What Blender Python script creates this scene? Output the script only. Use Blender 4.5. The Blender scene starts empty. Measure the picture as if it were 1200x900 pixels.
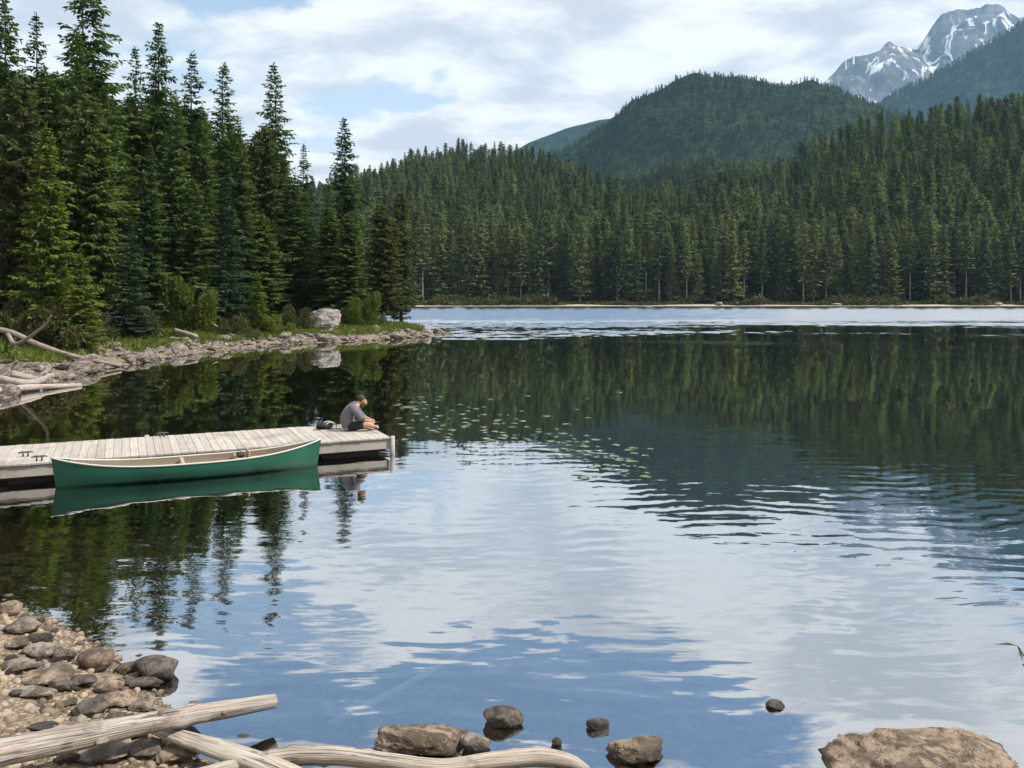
import bpy, math, random
import numpy as np
from mathutils import Vector, Matrix

# ------------------------------------------------------------------ camera, world, sun
scene = bpy.context.scene
col = scene.collection
H_CAM, FPX, YH = 3.36, 1000.0, 343.0           # eye height (standing on the bank), focal length and horizon row of the 1200x900 photo

cd = bpy.data.cameras.new('camera'); cam = bpy.data.objects.new('camera', cd); col.objects.link(cam)
cam.location = (0, 0, H_CAM); cam.rotation_euler = (math.radians(90), 0, 0)
cd.sensor_width = 36; cd.lens = 36 * FPX / 1200; cd.shift_y = -(450 - YH) / 1200
cd.clip_start = 0.1; cd.clip_end = 30000
scene.camera = cam

SUN_EL, SUN_AZ = math.radians(50), math.radians(97)      # azimuth clockwise from +Y: to the right, a little behind the camera
sl = bpy.data.lights.new('sun', 'SUN'); sl.energy = 4.6; sl.angle = math.radians(0.6); sl.color = (1, .95, .87)
sun = bpy.data.objects.new('sun', sl); col.objects.link(sun)
sd = Vector((math.sin(SUN_AZ) * math.cos(SUN_EL), math.cos(SUN_AZ) * math.cos(SUN_EL), math.sin(SUN_EL)))
sun.rotation_euler = sd.to_track_quat('Z', 'Y').to_euler(); sun.location = (20, -10, 40)

scene.view_settings.view_transform = 'Standard'; scene.view_settings.look = 'None'
scene.view_settings.exposure = 0.38; scene.view_settings.gamma = 1
scene.view_settings.use_curve_mapping = False
scene.cycles.use_denoising = True
try: scene.cycles.denoiser = 'OPENIMAGEDENOISE'
except Exception: pass
scene.cycles.max_bounces = 6; scene.cycles.diffuse_bounces = 2; scene.cycles.glossy_bounces = 3
scene.cycles.transmission_bounces = 3; scene.cycles.transparent_max_bounces = 8; scene.cycles.volume_bounces = 1
scene.cycles.caustics_reflective = False; scene.cycles.caustics_refractive = False

# ------------------------------------------------------------------ node helper
class NT:
    def __init__(s, tree): s.t = tree; s.n = tree.nodes; s.l = tree.links
    def new(s, typ, ins=None, **kw):
        nd = s.n.new(typ)
        for k, v in kw.items(): setattr(nd, k, v)
        for k, v in (ins or {}).items(): s.put(nd.inputs[k], v)
        return nd
    def put(s, sock, v):
        if isinstance(v, bpy.types.NodeSocket): s.l.new(v, sock)
        elif isinstance(v, bpy.types.Node): s.l.new(v.outputs[0], sock)
        else:
            if isinstance(v, tuple) and len(v) == 3 and sock.type == 'RGBA': v = (*v, 1)
            sock.default_value = v
    def math(s, op, a, b=None, c=None, clamp=False):
        nd = s.n.new('ShaderNodeMath'); nd.operation = op; nd.use_clamp = clamp
        for i, v in enumerate((a, b, c)):
            if v is not None: s.put(nd.inputs[i], v)
        return nd.outputs[0]
    def vmath(s, op, a, b=None):
        nd = s.n.new('ShaderNodeVectorMath'); nd.operation = op
        s.put(nd.inputs[0], a)
        if b is not None: s.put(nd.inputs[1], b)
        return nd.outputs['Value'] if op in ('LENGTH', 'DOT_PRODUCT', 'DISTANCE') else nd.outputs[0]
    def mix(s, f, a, b, blend='MIX'):
        nd = s.n.new('ShaderNodeMix'); nd.data_type = 'RGBA'; nd.blend_type = blend
        s.put(nd.inputs[0], f); s.put(nd.inputs[6], a); s.put(nd.inputs[7], b)
        return nd.outputs[2]
    def ramp(s, v, lo, hi, a=0.0, b=1.0, smooth=True):
        nd = s.n.new('ShaderNodeMapRange'); nd.interpolation_type = 'SMOOTHSTEP' if smooth else 'LINEAR'
        s.put(nd.inputs[0], v)
        for i, x in zip((1, 2, 3, 4), (lo, hi, a, b)): s.put(nd.inputs[i], x)
        return nd.outputs[0]
    def noise(s, vec, scale, detail=4, rough=.55, col=False, dist=0.0):
        nd = s.n.new('ShaderNodeTexNoise')
        if vec is not None: s.put(nd.inputs['Vector'], vec)
        s.put(nd.inputs['Scale'], scale); nd.inputs['Detail'].default_value = detail
        nd.inputs['Roughness'].default_value = rough; nd.inputs['Distortion'].default_value = dist
        return nd.outputs['Color'] if col else nd.outputs['Fac']
    def comb(s, x, y, z):
        nd = s.n.new('ShaderNodeCombineXYZ')
        for i, v in enumerate((x, y, z)): s.put(nd.inputs[i], v)
        return nd.outputs[0]
    def sep(s, v):
        nd = s.n.new('ShaderNodeSeparateXYZ'); s.put(nd.inputs[0], v); return nd.outputs

# ------------------------------------------------------------------ sky: nishita with clouds
w = bpy.data.worlds.new('World'); scene.world = w; w.use_nodes = True
k = NT(w.node_tree); k.n.clear()
STR = 0.1
sky = k.new('ShaderNodeTexSky'); sky.sky_type = 'NISHITA'; sky.sun_disc = False
sky.sun_elevation = SUN_EL; sky.sun_rotation = SUN_AZ; sky.altitude = 900; sky.air_density = 1.1; sky.dust_density = .6; sky.ozone_density = 1.3
tc = k.new('ShaderNodeTexCoord'); d = tc.outputs['Generated']
x, y, z = k.sep(d)
zc = k.math('ADD', k.math('MAXIMUM', z, 0.0), .22)
pl = k.comb(k.math('DIVIDE', x, zc), k.math('DIVIDE', y, zc), 0.0)
plw = k.vmath('ADD', pl, k.vmath('MULTIPLY', k.vmath('SUBTRACT', k.noise(pl, 1.6, 3, col=True), (.5, .5, .5)), (.22, .22, 0)))
cov = k.noise(k.vmath('MULTIPLY', plw, (1.0, 1.1, 1)), 2.6, 9, .55)
def blob(a, t, wa, wt):
    """soft patch of sky round the direction with azimuth tangent a and elevation tangent t, 1 at its centre"""
    c = Vector((a, 1, t)).normalized()
    q = k.vmath('MULTIPLY', k.vmath('SUBTRACT', d, tuple(c)), (1 / wa, 1 / wa * .6, 1 / wt))
    return k.ramp(k.vmath('LENGTH', q), 0.0, 1.0, 1.0, 0.0)
cv = cov
for (a, t, wa, wt, amt) in [(-.33, .36, .14, .045, -.24), (-.14, .225, .16, .045, -.17), (-.38, .25, .08, .05, -.10), (.0, .19, .1, .03, -.12),
                            (.02, .475, .46, .075, -.30), (-.25, .50, .3, .07, -.2), (.60, .355, .10, .035, -.25), (.2, .8, .5, .3, -.08),
                            (.2, .30, .35, .09, .13), (.25, .32, .16, .06, .14), (-.1, .29, .3, .04, .12), (-.02, .17, .12, .03, .12), (.6, .5, .25, .14, .15), (-.2, .14, .3, .04, .04)]:
    cv = k.math('ADD', cv, k.math('MULTIPLY', blob(a, t, wa, wt), amt))
mask = k.ramp(cv, .345, .45)
thick = k.ramp(k.noise(k.vmath('ADD', k.vmath('MULTIPLY', plw, (1.0, 1.15, 1)), (7.3, 2.1, 0)), 3.3, 8, .55), .38, .60)
c_dark, c_lite = (5.9, 5.85, 6.0), (9.5, 9.1, 8.75)
cloud = k.mix(thick, c_dark, c_lite)
skyb = k.mix(1.0, sky.outputs[0], (1.15, 1.15, 1.15), 'MULTIPLY')
# thin high veil over the blue near the horizon
veil = k.ramp(z, .10, .46, .86, .03)
skyv = k.mix(veil, skyb, (6.9, 7.6, 8.4))
fin = k.mix(k.math('MULTIPLY', mask, .95), skyv, cloud)
bg = k.new('ShaderNodeBackground', {'Color': fin, 'Strength': STR})
wo = k.new('ShaderNodeOutputWorld'); k.l.new(bg.outputs[0], wo.inputs[0])
w.cycles.sampling_method = 'MANUAL'; w.cycles.sample_map_resolution = 512

# ------------------------------------------------------------------ geometry helpers
rng = np.random.default_rng(7)
def at(px, py, z=0.0):
    """the world point of height z under a spot of the photograph"""
    Y = (H_CAM - z) * FPX / (py - YH)
    return Vector(((px - 600) * Y / FPX, Y, z))

def mesh_np(name, V, F, mats=(), smooth=False, attrs=None, uv=None):
    """V (n,3); F either an (m,k) array or a list of such arrays"""
    me = bpy.data.meshes.new(name)
    V = np.asarray(V, np.float32)
    Fs = [np.asarray(f, np.int32) for f in (F if isinstance(F, list) else [F]) if len(f)]
    me.vertices.add(len(V)); me.vertices.foreach_set('co', V.ravel())
    loops = np.concatenate([f.ravel() for f in Fs]); tot = np.concatenate([np.full(len(f), f.shape[1], np.int32) for f in Fs])
    start = np.concatenate([[0], np.cumsum(tot)[:-1]]).astype(np.int32)
    me.loops.add(len(loops)); me.loops.foreach_set('vertex_index', loops)
    me.polygons.add(len(tot)); me.polygons.foreach_set('loop_start', start)
    try: me.polygons.foreach_set('loop_total', tot)
    except Exception: pass
    me.update(calc_edges=True)
    me.polygons.foreach_set('use_smooth', np.full(len(tot), bool(smooth)))
    for an, av in (attrs or {}).items():
        at_ = me.attributes.new(an, 'FLOAT', 'POINT'); at_.data.foreach_set('value', np.asarray(av, np.float32))
    if uv is not None:
        ul = me.uv_layers.new(name='UVMap'); ul.data.foreach_set('uv', np.asarray(uv, np.float32)[loops].ravel())
    for m in mats: me.materials.append(m)
    me.validate()
    return me
def link(name, me, parent=None, loc=None, rot=None, scale=None):
    o = bpy.data.objects.new(name, me); col.objects.link(o)
    if parent is not None: o.parent = parent
    if loc is not None: o.location = loc
    if rot is not None: o.rotation_euler = rot
    if scale is not None: o.scale = scale if hasattr(scale, '__len__') else (scale,) * 3
    return o
def tag(o, label=None, cat=None, group=None, kind=None):
    for a, b in (('label', label), ('category', cat), ('group', group), ('kind', kind)):
        if b: o[a] = b
    return o
def setting(o): o['kind'] = 'structure'; return o
def stuff(o, label, cat): return tag(o, label, cat, None, 'stuff')

_P = rng.permutation(4096)
_G = rng.random(4096)
def _h(ix, iy, iz): return _G[(_P[(_P[(_P[ix & 4095] + iy) & 4095] + iz) & 4095])]
def vnoise(p):
    p = np.asarray(p, float); i = np.floor(p).astype(int); f = p - i; f = f * f * (3 - 2 * f)
    r = 0
    for dx in (0, 1):
        for dy in (0, 1):
            for dz in (0, 1):
                wgt = (f[..., 0] if dx else 1 - f[..., 0]) * (f[..., 1] if dy else 1 - f[..., 1]) * (f[..., 2] if dz else 1 - f[..., 2])
                r = r + wgt * _h(i[..., 0] + dx, i[..., 1] + dy, i[..., 2] + dz)
    return r * 2 - 1
def fbm(p, oct=4, gain=.5, ridged=False):
    p = np.asarray(p, float); a, s, r = 1.0, 0.0, 0
    for o in range(oct):
        n = vnoise(p * 2 ** o + 17.3 * o)
        r = r + a * ((1 - 2 * np.abs(n)) if ridged else n); s += a; a *= gain
    return r / s
def xyz(X, Y, sc, z=0.0): return np.stack([X * sc, Y * sc, np.full_like(X, z)], -1)
def sstep(a, b, v): t = np.clip((v - a) / (b - a), 0, 1); return t * t * (3 - 2 * t)
def grid_faces(nx, ny):
    i = np.arange(ny - 1)[:, None] * nx + np.arange(nx - 1)[None, :]
    return np.stack([i, i + 1, i + nx + 1, i + nx], -1).reshape(-1, 4)

# ------------------------------------------------------------------ materials
def material(name):
    m = bpy.data.materials.new(name); m.use_nodes = True
    kk = NT(m.node_tree); kk.n.clear()
    out = kk.new('ShaderNodeOutputMaterial'); kk.out = out
    return m, kk
def finish(kk, color, rough=.8, spec=.3, bump=None, strength=.3, dist=.02, **kw):
    b = kk.new('ShaderNodeBsdfPrincipled', {'Base Color': color, 'Roughness': rough, 'Specular IOR Level': spec})
    if bump is not None:
        bn = kk.new('ShaderNodeBump', {'Height': bump, 'Strength': strength, 'Distance': dist}); kk.l.new(bn.outputs[0], b.inputs['Normal'])
    for a, v in kw.items(): kk.put(b.inputs[a], v)
    kk.l.new(b.outputs[0], kk.out.inputs[0]); return b
def plain(name, c, rough=.6, spec=.4, vary=.15, sc=8):
    m, kk = material(name); o = kk.new('ShaderNodeTexCoord').outputs['Object']
    f = kk.noise(o, sc, 5)
    cc = kk.mix(f, tuple(v * (1 - vary) for v in c), tuple(min(1, v * (1 + vary)) for v in c))
    finish(kk, cc, rough, spec, kk.noise(o, sc * 4, 3), .15, .01); return m
def foliage(name, a, b, tip, trans=.3):
    """a..b: the range of hues from tree to tree; tip: a lighter colour for some sprays, on conifers painting in sunlit boughs"""
    m, kk = material(name)
    r = kk.new('ShaderNodeObjectInfo').outputs['Random']
    t = kk.new('ShaderNodeAttribute', attribute_name='tone').outputs['Fac']
    c = kk.mix(r, a, b)
    c = kk.mix(kk.ramp(t, .45, 1.0, 0, .8, False), c, tip)
    c = kk.mix(kk.ramp(t, 0, .4, .35, 0, False), c, (.012, .02, .01))
    p = kk.new('ShaderNodeBsdfPrincipled', {'Base Color': c, 'Roughness': .62, 'Specular IOR Level': .22})
    tr = kk.new('ShaderNodeBsdfTranslucent', {'Color': kk.mix(1.0, c, (1.3, 1.5, .7), 'MULTIPLY')})
    mx = kk.new('ShaderNodeMixShader', {0: trans, 1: p.outputs[0], 2: tr.outputs[0]})
    kk.l.new(mx.outputs[0], kk.out.inputs[0]); return m
M = {}
M['spruce'] = foliage('spruce_needles', (.030, .066, .024), (.066, .110, .032), (.16, .205, .048))
M['spruce_blue'] = foliage('bluish_needles', (.022, .046, .028), (.030, .056, .036), (.06, .10, .055))
M['lime'] = foliage('young_cedar_green', (.090, .135, .024), (.110, .15, .028), (.20, .225, .045), .35)
M['olive'] = foliage('olive_pine', (.058, .078, .026), (.080, .090, .032), (.13, .14, .05))
M['far'] = foliage('far_needles', (.034, .072, .036), (.165, .195, .080), (.21, .24, .10))
M['hillfar'] = foliage('hill_needles', (.034, .080, .038), (.095, .150, .055), (.14, .19, .07))
M['pale'] = foliage('pale_broadleaf', (.07, .10, .035), (.11, .14, .055), (.16, .18, .08), .3)
M['willow'] = foliage('willow_leaves', (.075, .115, .018), (.12, .15, .024), (.19, .21, .04), .3)
M['brush'] = foliage('brush_leaves', (.04, .052, .016), (.085, .085, .03), (.13, .12, .045), .3)
M['grass'] = foliage('grass_blades', (.10, .14, .02), (.115, .15, .025), (.20, .21, .05), .3)
M['leaf'] = foliage('broad_leaf', (.05, .09, .015), (.06, .10, .02), (.11, .15, .03), .35)

def bark(name, a, b):
    m, kk = material(name); o = kk.new('ShaderNodeTexCoord').outputs['Object']
    v = kk.vmath('MULTIPLY', o, (6, 6, 1.2)); f = kk.noise(v, 1.5, 6, .6)
    finish(kk, kk.mix(kk.ramp(f, .35, .65), a, b), .9, .15, f, .8, .03); return m
M['bark'] = bark('spruce_bark', (.035, .027, .02), (.13, .105, .085))
M['palebark'] = bark('pale_bark', (.13, .11, .09), (.34, .30, .26))

def rockmat(name, a, b, c, wet=True, sc=1.0):
    m, kk = material(name)
    tcn = kk.new('ShaderNodeTexCoord'); o = tcn.outputs['Object']
    r = kk.new('ShaderNodeObjectInfo').outputs['Random']
    ov = kk.vmath('ADD', o, kk.comb(kk.math('MULTIPLY', r, 31), kk.math('MULTIPLY', r, 17), 0.0))
    n1 = kk.noise(ov, 3.2 * sc, 9, .62, dist=.4); n2 = kk.noise(kk.vmath('ADD', ov, (5, 9, 3)), 11 * sc, 7, .65); n3 = kk.noise(ov, 46 * sc, 3, .6)
    cc = kk.mix(kk.ramp(n1, .38, .60), a, b)
    cc = kk.mix(kk.ramp(n2, .48, .62, 0, .85), cc, c)
    cc = kk.mix(kk.ramp(n3, .5, .75, 0, .35), cc, (.06, .05, .04))
    cc = kk.mix(kk.math('MULTIPLY', kk.ramp(r, 0, 1, 0, .45), 1.0), cc, kk.mix(1.0, cc, (.72, .70, .70), 'MULTIPLY'))
    vor = kk.new('ShaderNodeTexVoronoi', {'Vector': kk.vmath('ADD', ov, kk.vmath('MULTIPLY', kk.noise(ov, 4 * sc, 4, col=True), (.35, .35, .35))), 'Scale': 3.0 * sc}, feature='DISTANCE_TO_EDGE').outputs['Distance']
    crack = kk.ramp(vor, 0, .03, .0, 1)
    cc = kk.mix(kk.math('MULTIPLY', kk.math('MULTIPLY', kk.math('SUBTRACT', 1.0, crack), kk.ramp(n2, .42, .6)), .25), cc, (.035, .03, .025))
    rough = .82
    if wet:
        wz = kk.sep(kk.new('ShaderNodeNewGeometry').outputs['Position'])[2]
        wn = kk.math('ADD', wz, kk.math('MULTIPLY', kk.math('SUBTRACT', n1, .5), .16))
        f = kk.ramp(wn, .02, .075, 1, 0)
        cc = kk.mix(kk.math('MULTIPLY', f, .8), cc, kk.mix(1.0, cc, (.16, .15, .14), 'MULTIPLY'))
        rough = kk.ramp(f, 0, 1, .82, .35)
    h = kk.math('ADD', kk.math('MULTIPLY', n1, .8), kk.math('ADD', kk.math('MULTIPLY', n2, .4), kk.math('ADD', kk.math('MULTIPLY', n3, .1), kk.math('MULTIPLY', crack, .06))))
    finish(kk, cc, rough, .3, h, 1.0, .085 / sc); return m
M['rock'] = rockmat('tan_rock', (.10, .074, .052), (.34, .262, .19), (.075, .058, .045))
M['rockgrey'] = rockmat('grey_rock', (.09, .072, .06), (.30, .25, .205), (.08, .068, .058))
M['rockdark'] = rockmat('dark_rock', (.05, .043, .037), (.14, .12, .10), (.035, .03, .028))
M['shorerock'] = rockmat('shore_rock', (.13, .105, .088), (.42, .36, .30), (.09, .075, .065), True, .6)
M['boulder'] = rockmat('pale_boulder', (.17, .15, .14), (.44, .41, .38), (.30, .29, .28), False, .45)

def driftwood(name, lo, hi, tint):
    m, kk = material(name); uv = kk.new('ShaderNodeTexCoord').outputs['UV']
    o = kk.new('ShaderNodeTexCoord').outputs['Object']
    g = kk.noise(kk.vmath('MULTIPLY', uv, (2.2, 26, 1)), 1.0, 6, .6, dist=.3)
    g2 = kk.noise(kk.vmath('MULTIPLY', uv, (1.2, 7, 1)), 1.3, 4)
    n = kk.noise(o, 5, 5)
    c = kk.mix(kk.ramp(g, .3, .66), lo, hi)
    c = kk.mix(kk.ramp(g2, .5, .72, 0, .6), c, tint)
    c = kk.mix(kk.ramp(n, .56, .7, 0, .5), c, tuple(v * .45 for v in lo))
    vo = kk.new('ShaderNodeTexVoronoi', {'Vector': kk.vmath('MULTIPLY', uv, (3, 5, 1)), 'Scale': 1.3}).outputs['Distance']
    kn = kk.ramp(vo, .09, .20, 1, 0)
    c = kk.mix(kk.math('MULTIPLY', kn, .8), c, (.05, .035, .028))
    ck = kk.ramp(kk.noise(kk.vmath('MULTIPLY', uv, (.75, 17, 1)), 1.0, 3, .5, dist=.6), .60, .635)
    ck = kk.math('MULTIPLY', ck, kk.ramp(kk.noise(o, 2.2, 3), .42, .56))
    c = kk.mix(kk.math('MULTIPLY', ck, .8), c, (.035, .028, .022))
    h = kk.math('SUBTRACT', kk.math('ADD', g, kk.math('MULTIPLY', g2, .6)), kk.math('MULTIPLY', ck, 1.2))
    finish(kk, c, .8, .25, h, .8, .014); return m
M['drift'] = driftwood('weathered_driftwood', (.13, .105, .085), (.48, .44, .40), (.32, .20, .12))
M['driftpale'] = driftwood('pale_driftwood', (.20, .165, .13), (.54, .485, .42), (.33, .24, .16))
M['driftdark'] = driftwood('grey_driftwood', (.15, .125, .10), (.38, .33, .28), (.22, .16, .11))

def dockwood(name, lo, hi):
    m, kk = material(name); o = kk.new('ShaderNodeTexCoord').outputs['Object']
    g = kk.noise(kk.vmath('MULTIPLY', o, (24, 1.6, 24)), 1.0, 5, .6)
    n = kk.noise(o, 1.3, 5)
    px = kk.math('FLOOR', kk.math('DIVIDE', kk.sep(o)[0], .145))
    wn = kk.new('ShaderNodeTexWhiteNoise', {'W': px}, noise_dimensions='1D').outputs['Value']
    c = kk.mix(kk.ramp(g, .25, .75), lo, hi)
    c = kk.mix(kk.ramp(wn, 0, 1, 0, .35), c, tuple(v * .62 for v in lo))
    c = kk.mix(kk.ramp(n, .48, .70, 0, .6), c, (.20, .175, .145))
    finish(kk, c, .85, .2, g, .4, .006); return m
M['deck'] = dockwood('weathered_deck_wood', (.36, .325, .29), (.50, .46, .41))
M['beam'] = dockwood('grey_dock_beam', (.38, .35, .31), (.52, .48, .43))
M['darkwood'] = plain('wet_dark_timber', (.035, .028, .022), .7, .3, .4, 5)
m, kk = material('green_canoe_paint'); o_ = kk.new('ShaderNodeTexCoord').outputs['Object']
st = kk.noise(kk.vmath('MULTIPLY', o_, (1.2, 1, 26)), 1.6, 6, .65); bl_ = kk.noise(o_, 1.7, 5)
c = kk.mix(bl_, (.002, .070, .038), (.003, .096, .053)); c = kk.mix(kk.ramp(st, .60, .74, 0, .35), c, (.05, .13, .10))
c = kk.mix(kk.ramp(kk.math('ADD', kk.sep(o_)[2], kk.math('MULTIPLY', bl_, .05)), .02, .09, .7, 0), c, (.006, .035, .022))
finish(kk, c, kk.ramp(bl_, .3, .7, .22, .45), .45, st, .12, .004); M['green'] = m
M['canoe_in'] = plain('tan_canoe_inside', (.27, .22, .16), .55, .4, .15, 4)
M['gunwale'] = plain('pale_gunwale', (.55, .53, .48), .5, .4, .1, 6)
M['tan'] = plain('tan_wood_seat', (.42, .30, .19), .6, .35, .2, 9)
M['metal'] = plain('dark_metal', (.06, .06, .06), .45, .5, .2, 9)
M['skin'] = plain('skin', (.46, .27, .19), .55, .35, .06, 9)
M['shirt'] = plain('grey_blue_cotton', (.145, .145, .17), .9, .1, .12, 14)
M['shorts'] = plain('dark_shorts_cloth', (.03, .03, .032), .9, .1, .15, 14)
M['hair'] = plain('dark_brown_hair', (.04, .025, .016), .6, .3, .2, 30)
M['bag'] = plain('black_bag_cloth', (.02, .02, .02), .8, .2, .2, 20)
M['paletrim'] = plain('pale_strap_cloth', (.42, .42, .40), .8, .2, .1, 20)
M['pad'] = None

# ------------------------------------------------------------------ terrain
def wp(px, py): p = at(px, py); return (p.x, p.y)
LAKE = [(8, 5.2), (4, 5.3), (1.5, 5.45), (-.6, 5.6), (-1.5, 5.85), (-2.25, 6.2), (-2.62, 6.75), (-3.05, 7.25), (-3.7, 7.95), (-4.6, 8.7), (-5.75, 9.4), (-8, 10.2), (-12, 12), (-15.5, 16), (-18.5, 22), (-17.6, 25.5),
        wp(0, 470), wp(45, 456), wp(70, 447), wp(95, 439), wp(150, 428), wp(250, 412), wp(350, 403), wp(440, 399), wp(500, 395), wp(528, 392), wp(528, 389.5), wp(500, 387), wp(455, 384.5),
        (-18, 96), (-27, 125), (-32, 165), (-33, 198), (-20, 209), (0, 211), (30, 213.5), (50, 212), (80, 214), (100, 211), (130, 212.5), (160, 210), (260, 206), (300, 150), (200, 80), (110, 38), (50, 14), (20, 6.5)]
LK = np.array(LAKE)
def lake_sd(X, Y):
    """distance to the shore, positive over the lake"""
    P = np.stack([X.ravel(), Y.ravel()], -1); best = np.full(len(P), 1e9); ins = np.zeros(len(P), bool)
    for a, b in zip(LK, np.roll(LK, -1, 0)):
        e = b - a; q = P - a; t = np.clip((q @ e) / (e @ e), 0, 1)
        best = np.minimum(best, np.hypot(*(q - t[:, None] * e).T))
        c = (a[1] > P[:, 1]) != (b[1] > P[:, 1])
        with np.errstate(divide='ignore', invalid='ignore'):
            ins ^= c & (P[:, 0] < (b[0] - a[0]) * (P[:, 1] - a[1]) / (b[1] - a[1]) + a[0])
    return np.where(ins, best, -best).reshape(X.shape)
R_PX = [-900, 100, 300, 430, 470, 540, 600, 650, 700, 745, 790, 840, 880, 930, 960, 1000, 1040, 1100, 1150, 1200, 1300, 1700, 2400]
R_PY = [300, 270, 225, 192, 180, 167, 171, 180, 195, 214, 216, 204, 196, 181, 166, 143, 129, 121, 116, 113, 100, 120, 250]
R_Y = np.interp(R_PX, [430, 540, 650, 750, 850, 1000, 1200], [560, 600, 560, 480, 450, 440, 430])
def ridge_of(X, Y):
    px = 600 + 1000 * X / np.maximum(Y, 30)
    return np.interp(px, R_PX, R_PY), np.interp(px, R_PX, R_Y)
def hillside(X, Y):
    py, Yr = ridge_of(X, Y)
    zr = (YH - py) / 1000 * Yr + H_CAM - 21
    s = (Y - 238) / (Yr - 238)
    up = np.clip(s, 0, 1) ** 1.12
    dn = 1 - .75 * sstep(1.0, 2.2, s)
    return zr * up * dn + fbm(xyz(X, Y, .018), 3) * 5 * sstep(.05, .4, s)
def height(X, Y):
    X = np.asarray(X, float); Y = np.asarray(Y, float)
    D = lake_sd(X, Y); a = np.maximum(-D, 0)
    n = fbm(xyz(X, Y, .9), 4); nb = fbm(xyz(X, Y, .15, 3.3), 3)
    fg = .30 * np.minimum(a, 1.2) * .55 + .34 * np.clip(a - 1.2, 0, 5.2) + .03 * np.clip(a - 6.4, 0, 60)
    gv = .13 * np.minimum(a, 7) + .07 * np.clip(a - 7, 0, 40) + nb * .35 * sstep(1, 8, a)
    fr = .07 * np.minimum(a, 14) + .02 * np.clip(a - 14, 0, 30)
    f1 = 1 - sstep(12, 20, Y); f3 = sstep(120, 190, Y)
    land = fg * f1 + gv * (1 - f1) * (1 - f3) + fr * f3 + hillside(X, Y) * (Y > 238)
    land = land + n * .05 * sstep(0, .6, a) * (1 - f3)
    bed = -np.minimum(.16 * np.maximum(D, 0), 3.2) + n * .05 * sstep(.2, 2, D) * (Y < 60)
    return np.where(D > 0, bed - .015, land)
def ground_z(x, y): return float(height(np.array([x]), np.array([y]))[0])
def on_ground(px, py):
    """where the sight line through a spot of the photograph meets the land"""
    z = 0.0
    for _ in range(14):
        p = at(px, py, z); z = .5 * z + .5 * max(0.0, ground_z(p.x, p.y))
    return at(px, py, z)
def axis(*seg):
    out = [seg[0][0]]
    for a, b, st in seg: out += list(np.linspace(a, b, max(2, int(round((b - a) / st)) + 1))[1:])
    return np.array(out)
gx = axis((-4400, -800, 450), (-800, -120, 20), (-120, -32, 4), (-32, -9, .8), (-9, 4, .13), (4, 14, .8), (14, 40, 3), (40, 400, 9), (400, 800, 25), (800, 4400, 450))
gy = axis((-90, -8, 8), (-8, 4, .8), (4, 13, .13), (13, 90, .8), (90, 200, 5), (200, 240, 2), (240, 700, 9), (700, 1500, 80), (1500, 7400, 600))
GX, GY = np.meshgrid(gx, gy)
GZ = height(GX, GY)
m, kk = material('lakeside_ground')
geo = kk.new('ShaderNodeNewGeometry').outputs['Position']; sx, sy, sz = kk.sep(geo)
n1 = kk.noise(geo, .7, 6, .6); n2 = kk.noise(geo, 6, 5, .6)
peb = kk.new('ShaderNodeTexVoronoi', {'Vector': kk.vmath('ADD', geo, kk.vmath('MULTIPLY', kk.noise(geo, 9, 2, col=True), (.05, .05, .05))), 'Scale': 17.0})
pe = kk.new('ShaderNodeTexVoronoi', {'Vector': geo, 'Scale': 17.0}, feature='DISTANCE_TO_EDGE').outputs['Distance']
pc = kk.mix(kk.sep(peb.outputs['Color'])[0], (.15, .11, .072), (.36, .285, .20))
pc = kk.mix(kk.ramp(kk.sep(peb.outputs['Color'])[1], .7, 1, 0, .8), pc, (.14, .12, .105))
gravel = kk.mix(kk.ramp(pe, .0, .12, .7, 0), pc, (.09, .07, .05))
soil = kk.mix(n2, (.05, .038, .024), (.12, .09, .055))
moss = kk.mix(n2, (.05, .065, .016), (.11, .12, .035))
sand = kk.mix(n2, (.36, .32, .25), (.48, .44, .36))
near = kk.ramp(sy, 13, 20, 1, 0)
land = kk.mix(kk.ramp(n1, .40, .62), soil, moss)
beach = kk.ramp(kk.math('ADD', sz, kk.math('MULTIPLY', kk.math('SUBTRACT', n1, .5), .5)), .35, .75, 1, 0)
stony = kk.mix(kk.ramp(sy, 120, 180), kk.mix(.3, gravel, (.30, .25, .20)), sand)
c = kk.mix(kk.math('MULTIPLY', beach, kk.math('SUBTRACT', 1.0, near)), land, stony)
c = kk.mix(near, c, gravel)
c = kk.mix(kk.ramp(sz, -.05, .03, 1, 0), c, kk.mix(1.0, c, (.50, .42, .32), 'MULTIPLY'))
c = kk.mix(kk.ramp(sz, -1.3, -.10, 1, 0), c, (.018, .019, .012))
hb = kk.math('ADD', kk.math('MULTIPLY', kk.ramp(pe, 0, .25), .6), n2)
finish(kk, c, .9, .15, hb, .7, .03)
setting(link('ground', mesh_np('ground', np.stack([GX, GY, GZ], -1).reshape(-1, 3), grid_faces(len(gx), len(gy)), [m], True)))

# ------------------------------------------------------------------ water
m, kk = material('lake_water')
geo = kk.new('ShaderNodeNewGeometry').outputs['Position']; sx, sy, sz = kk.sep(geo)
warp = kk.vmath('ADD', geo, kk.vmath('MULTIPLY', kk.vmath('SUBTRACT', kk.noise(geo, .35, 2, col=True), (.5, .5, .5)), (1.6, .8, 0)))
def slopes(fx, fy, det, seed):
    v = kk.vmath('ADD', kk.vmath('MULTIPLY', warp, (fx, fy, 1)), (seed, seed * .7, 0))
    return kk.vmath('SUBTRACT', kk.noise(v, 1.0, det, .5, col=True), (.5, .5, .5))
big = slopes(.42, 1.7, 2, 3.1); mid = slopes(1.5, 6.0, 4, 9.7); tiny = slopes(4, 14, 2, 1.3)
ruf = slopes(.5, 1.2, 4, 5.5)
patch = kk.noise(kk.vmath('MULTIPLY', geo, (.05, .16, 1)), 1.0, 3)
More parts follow.
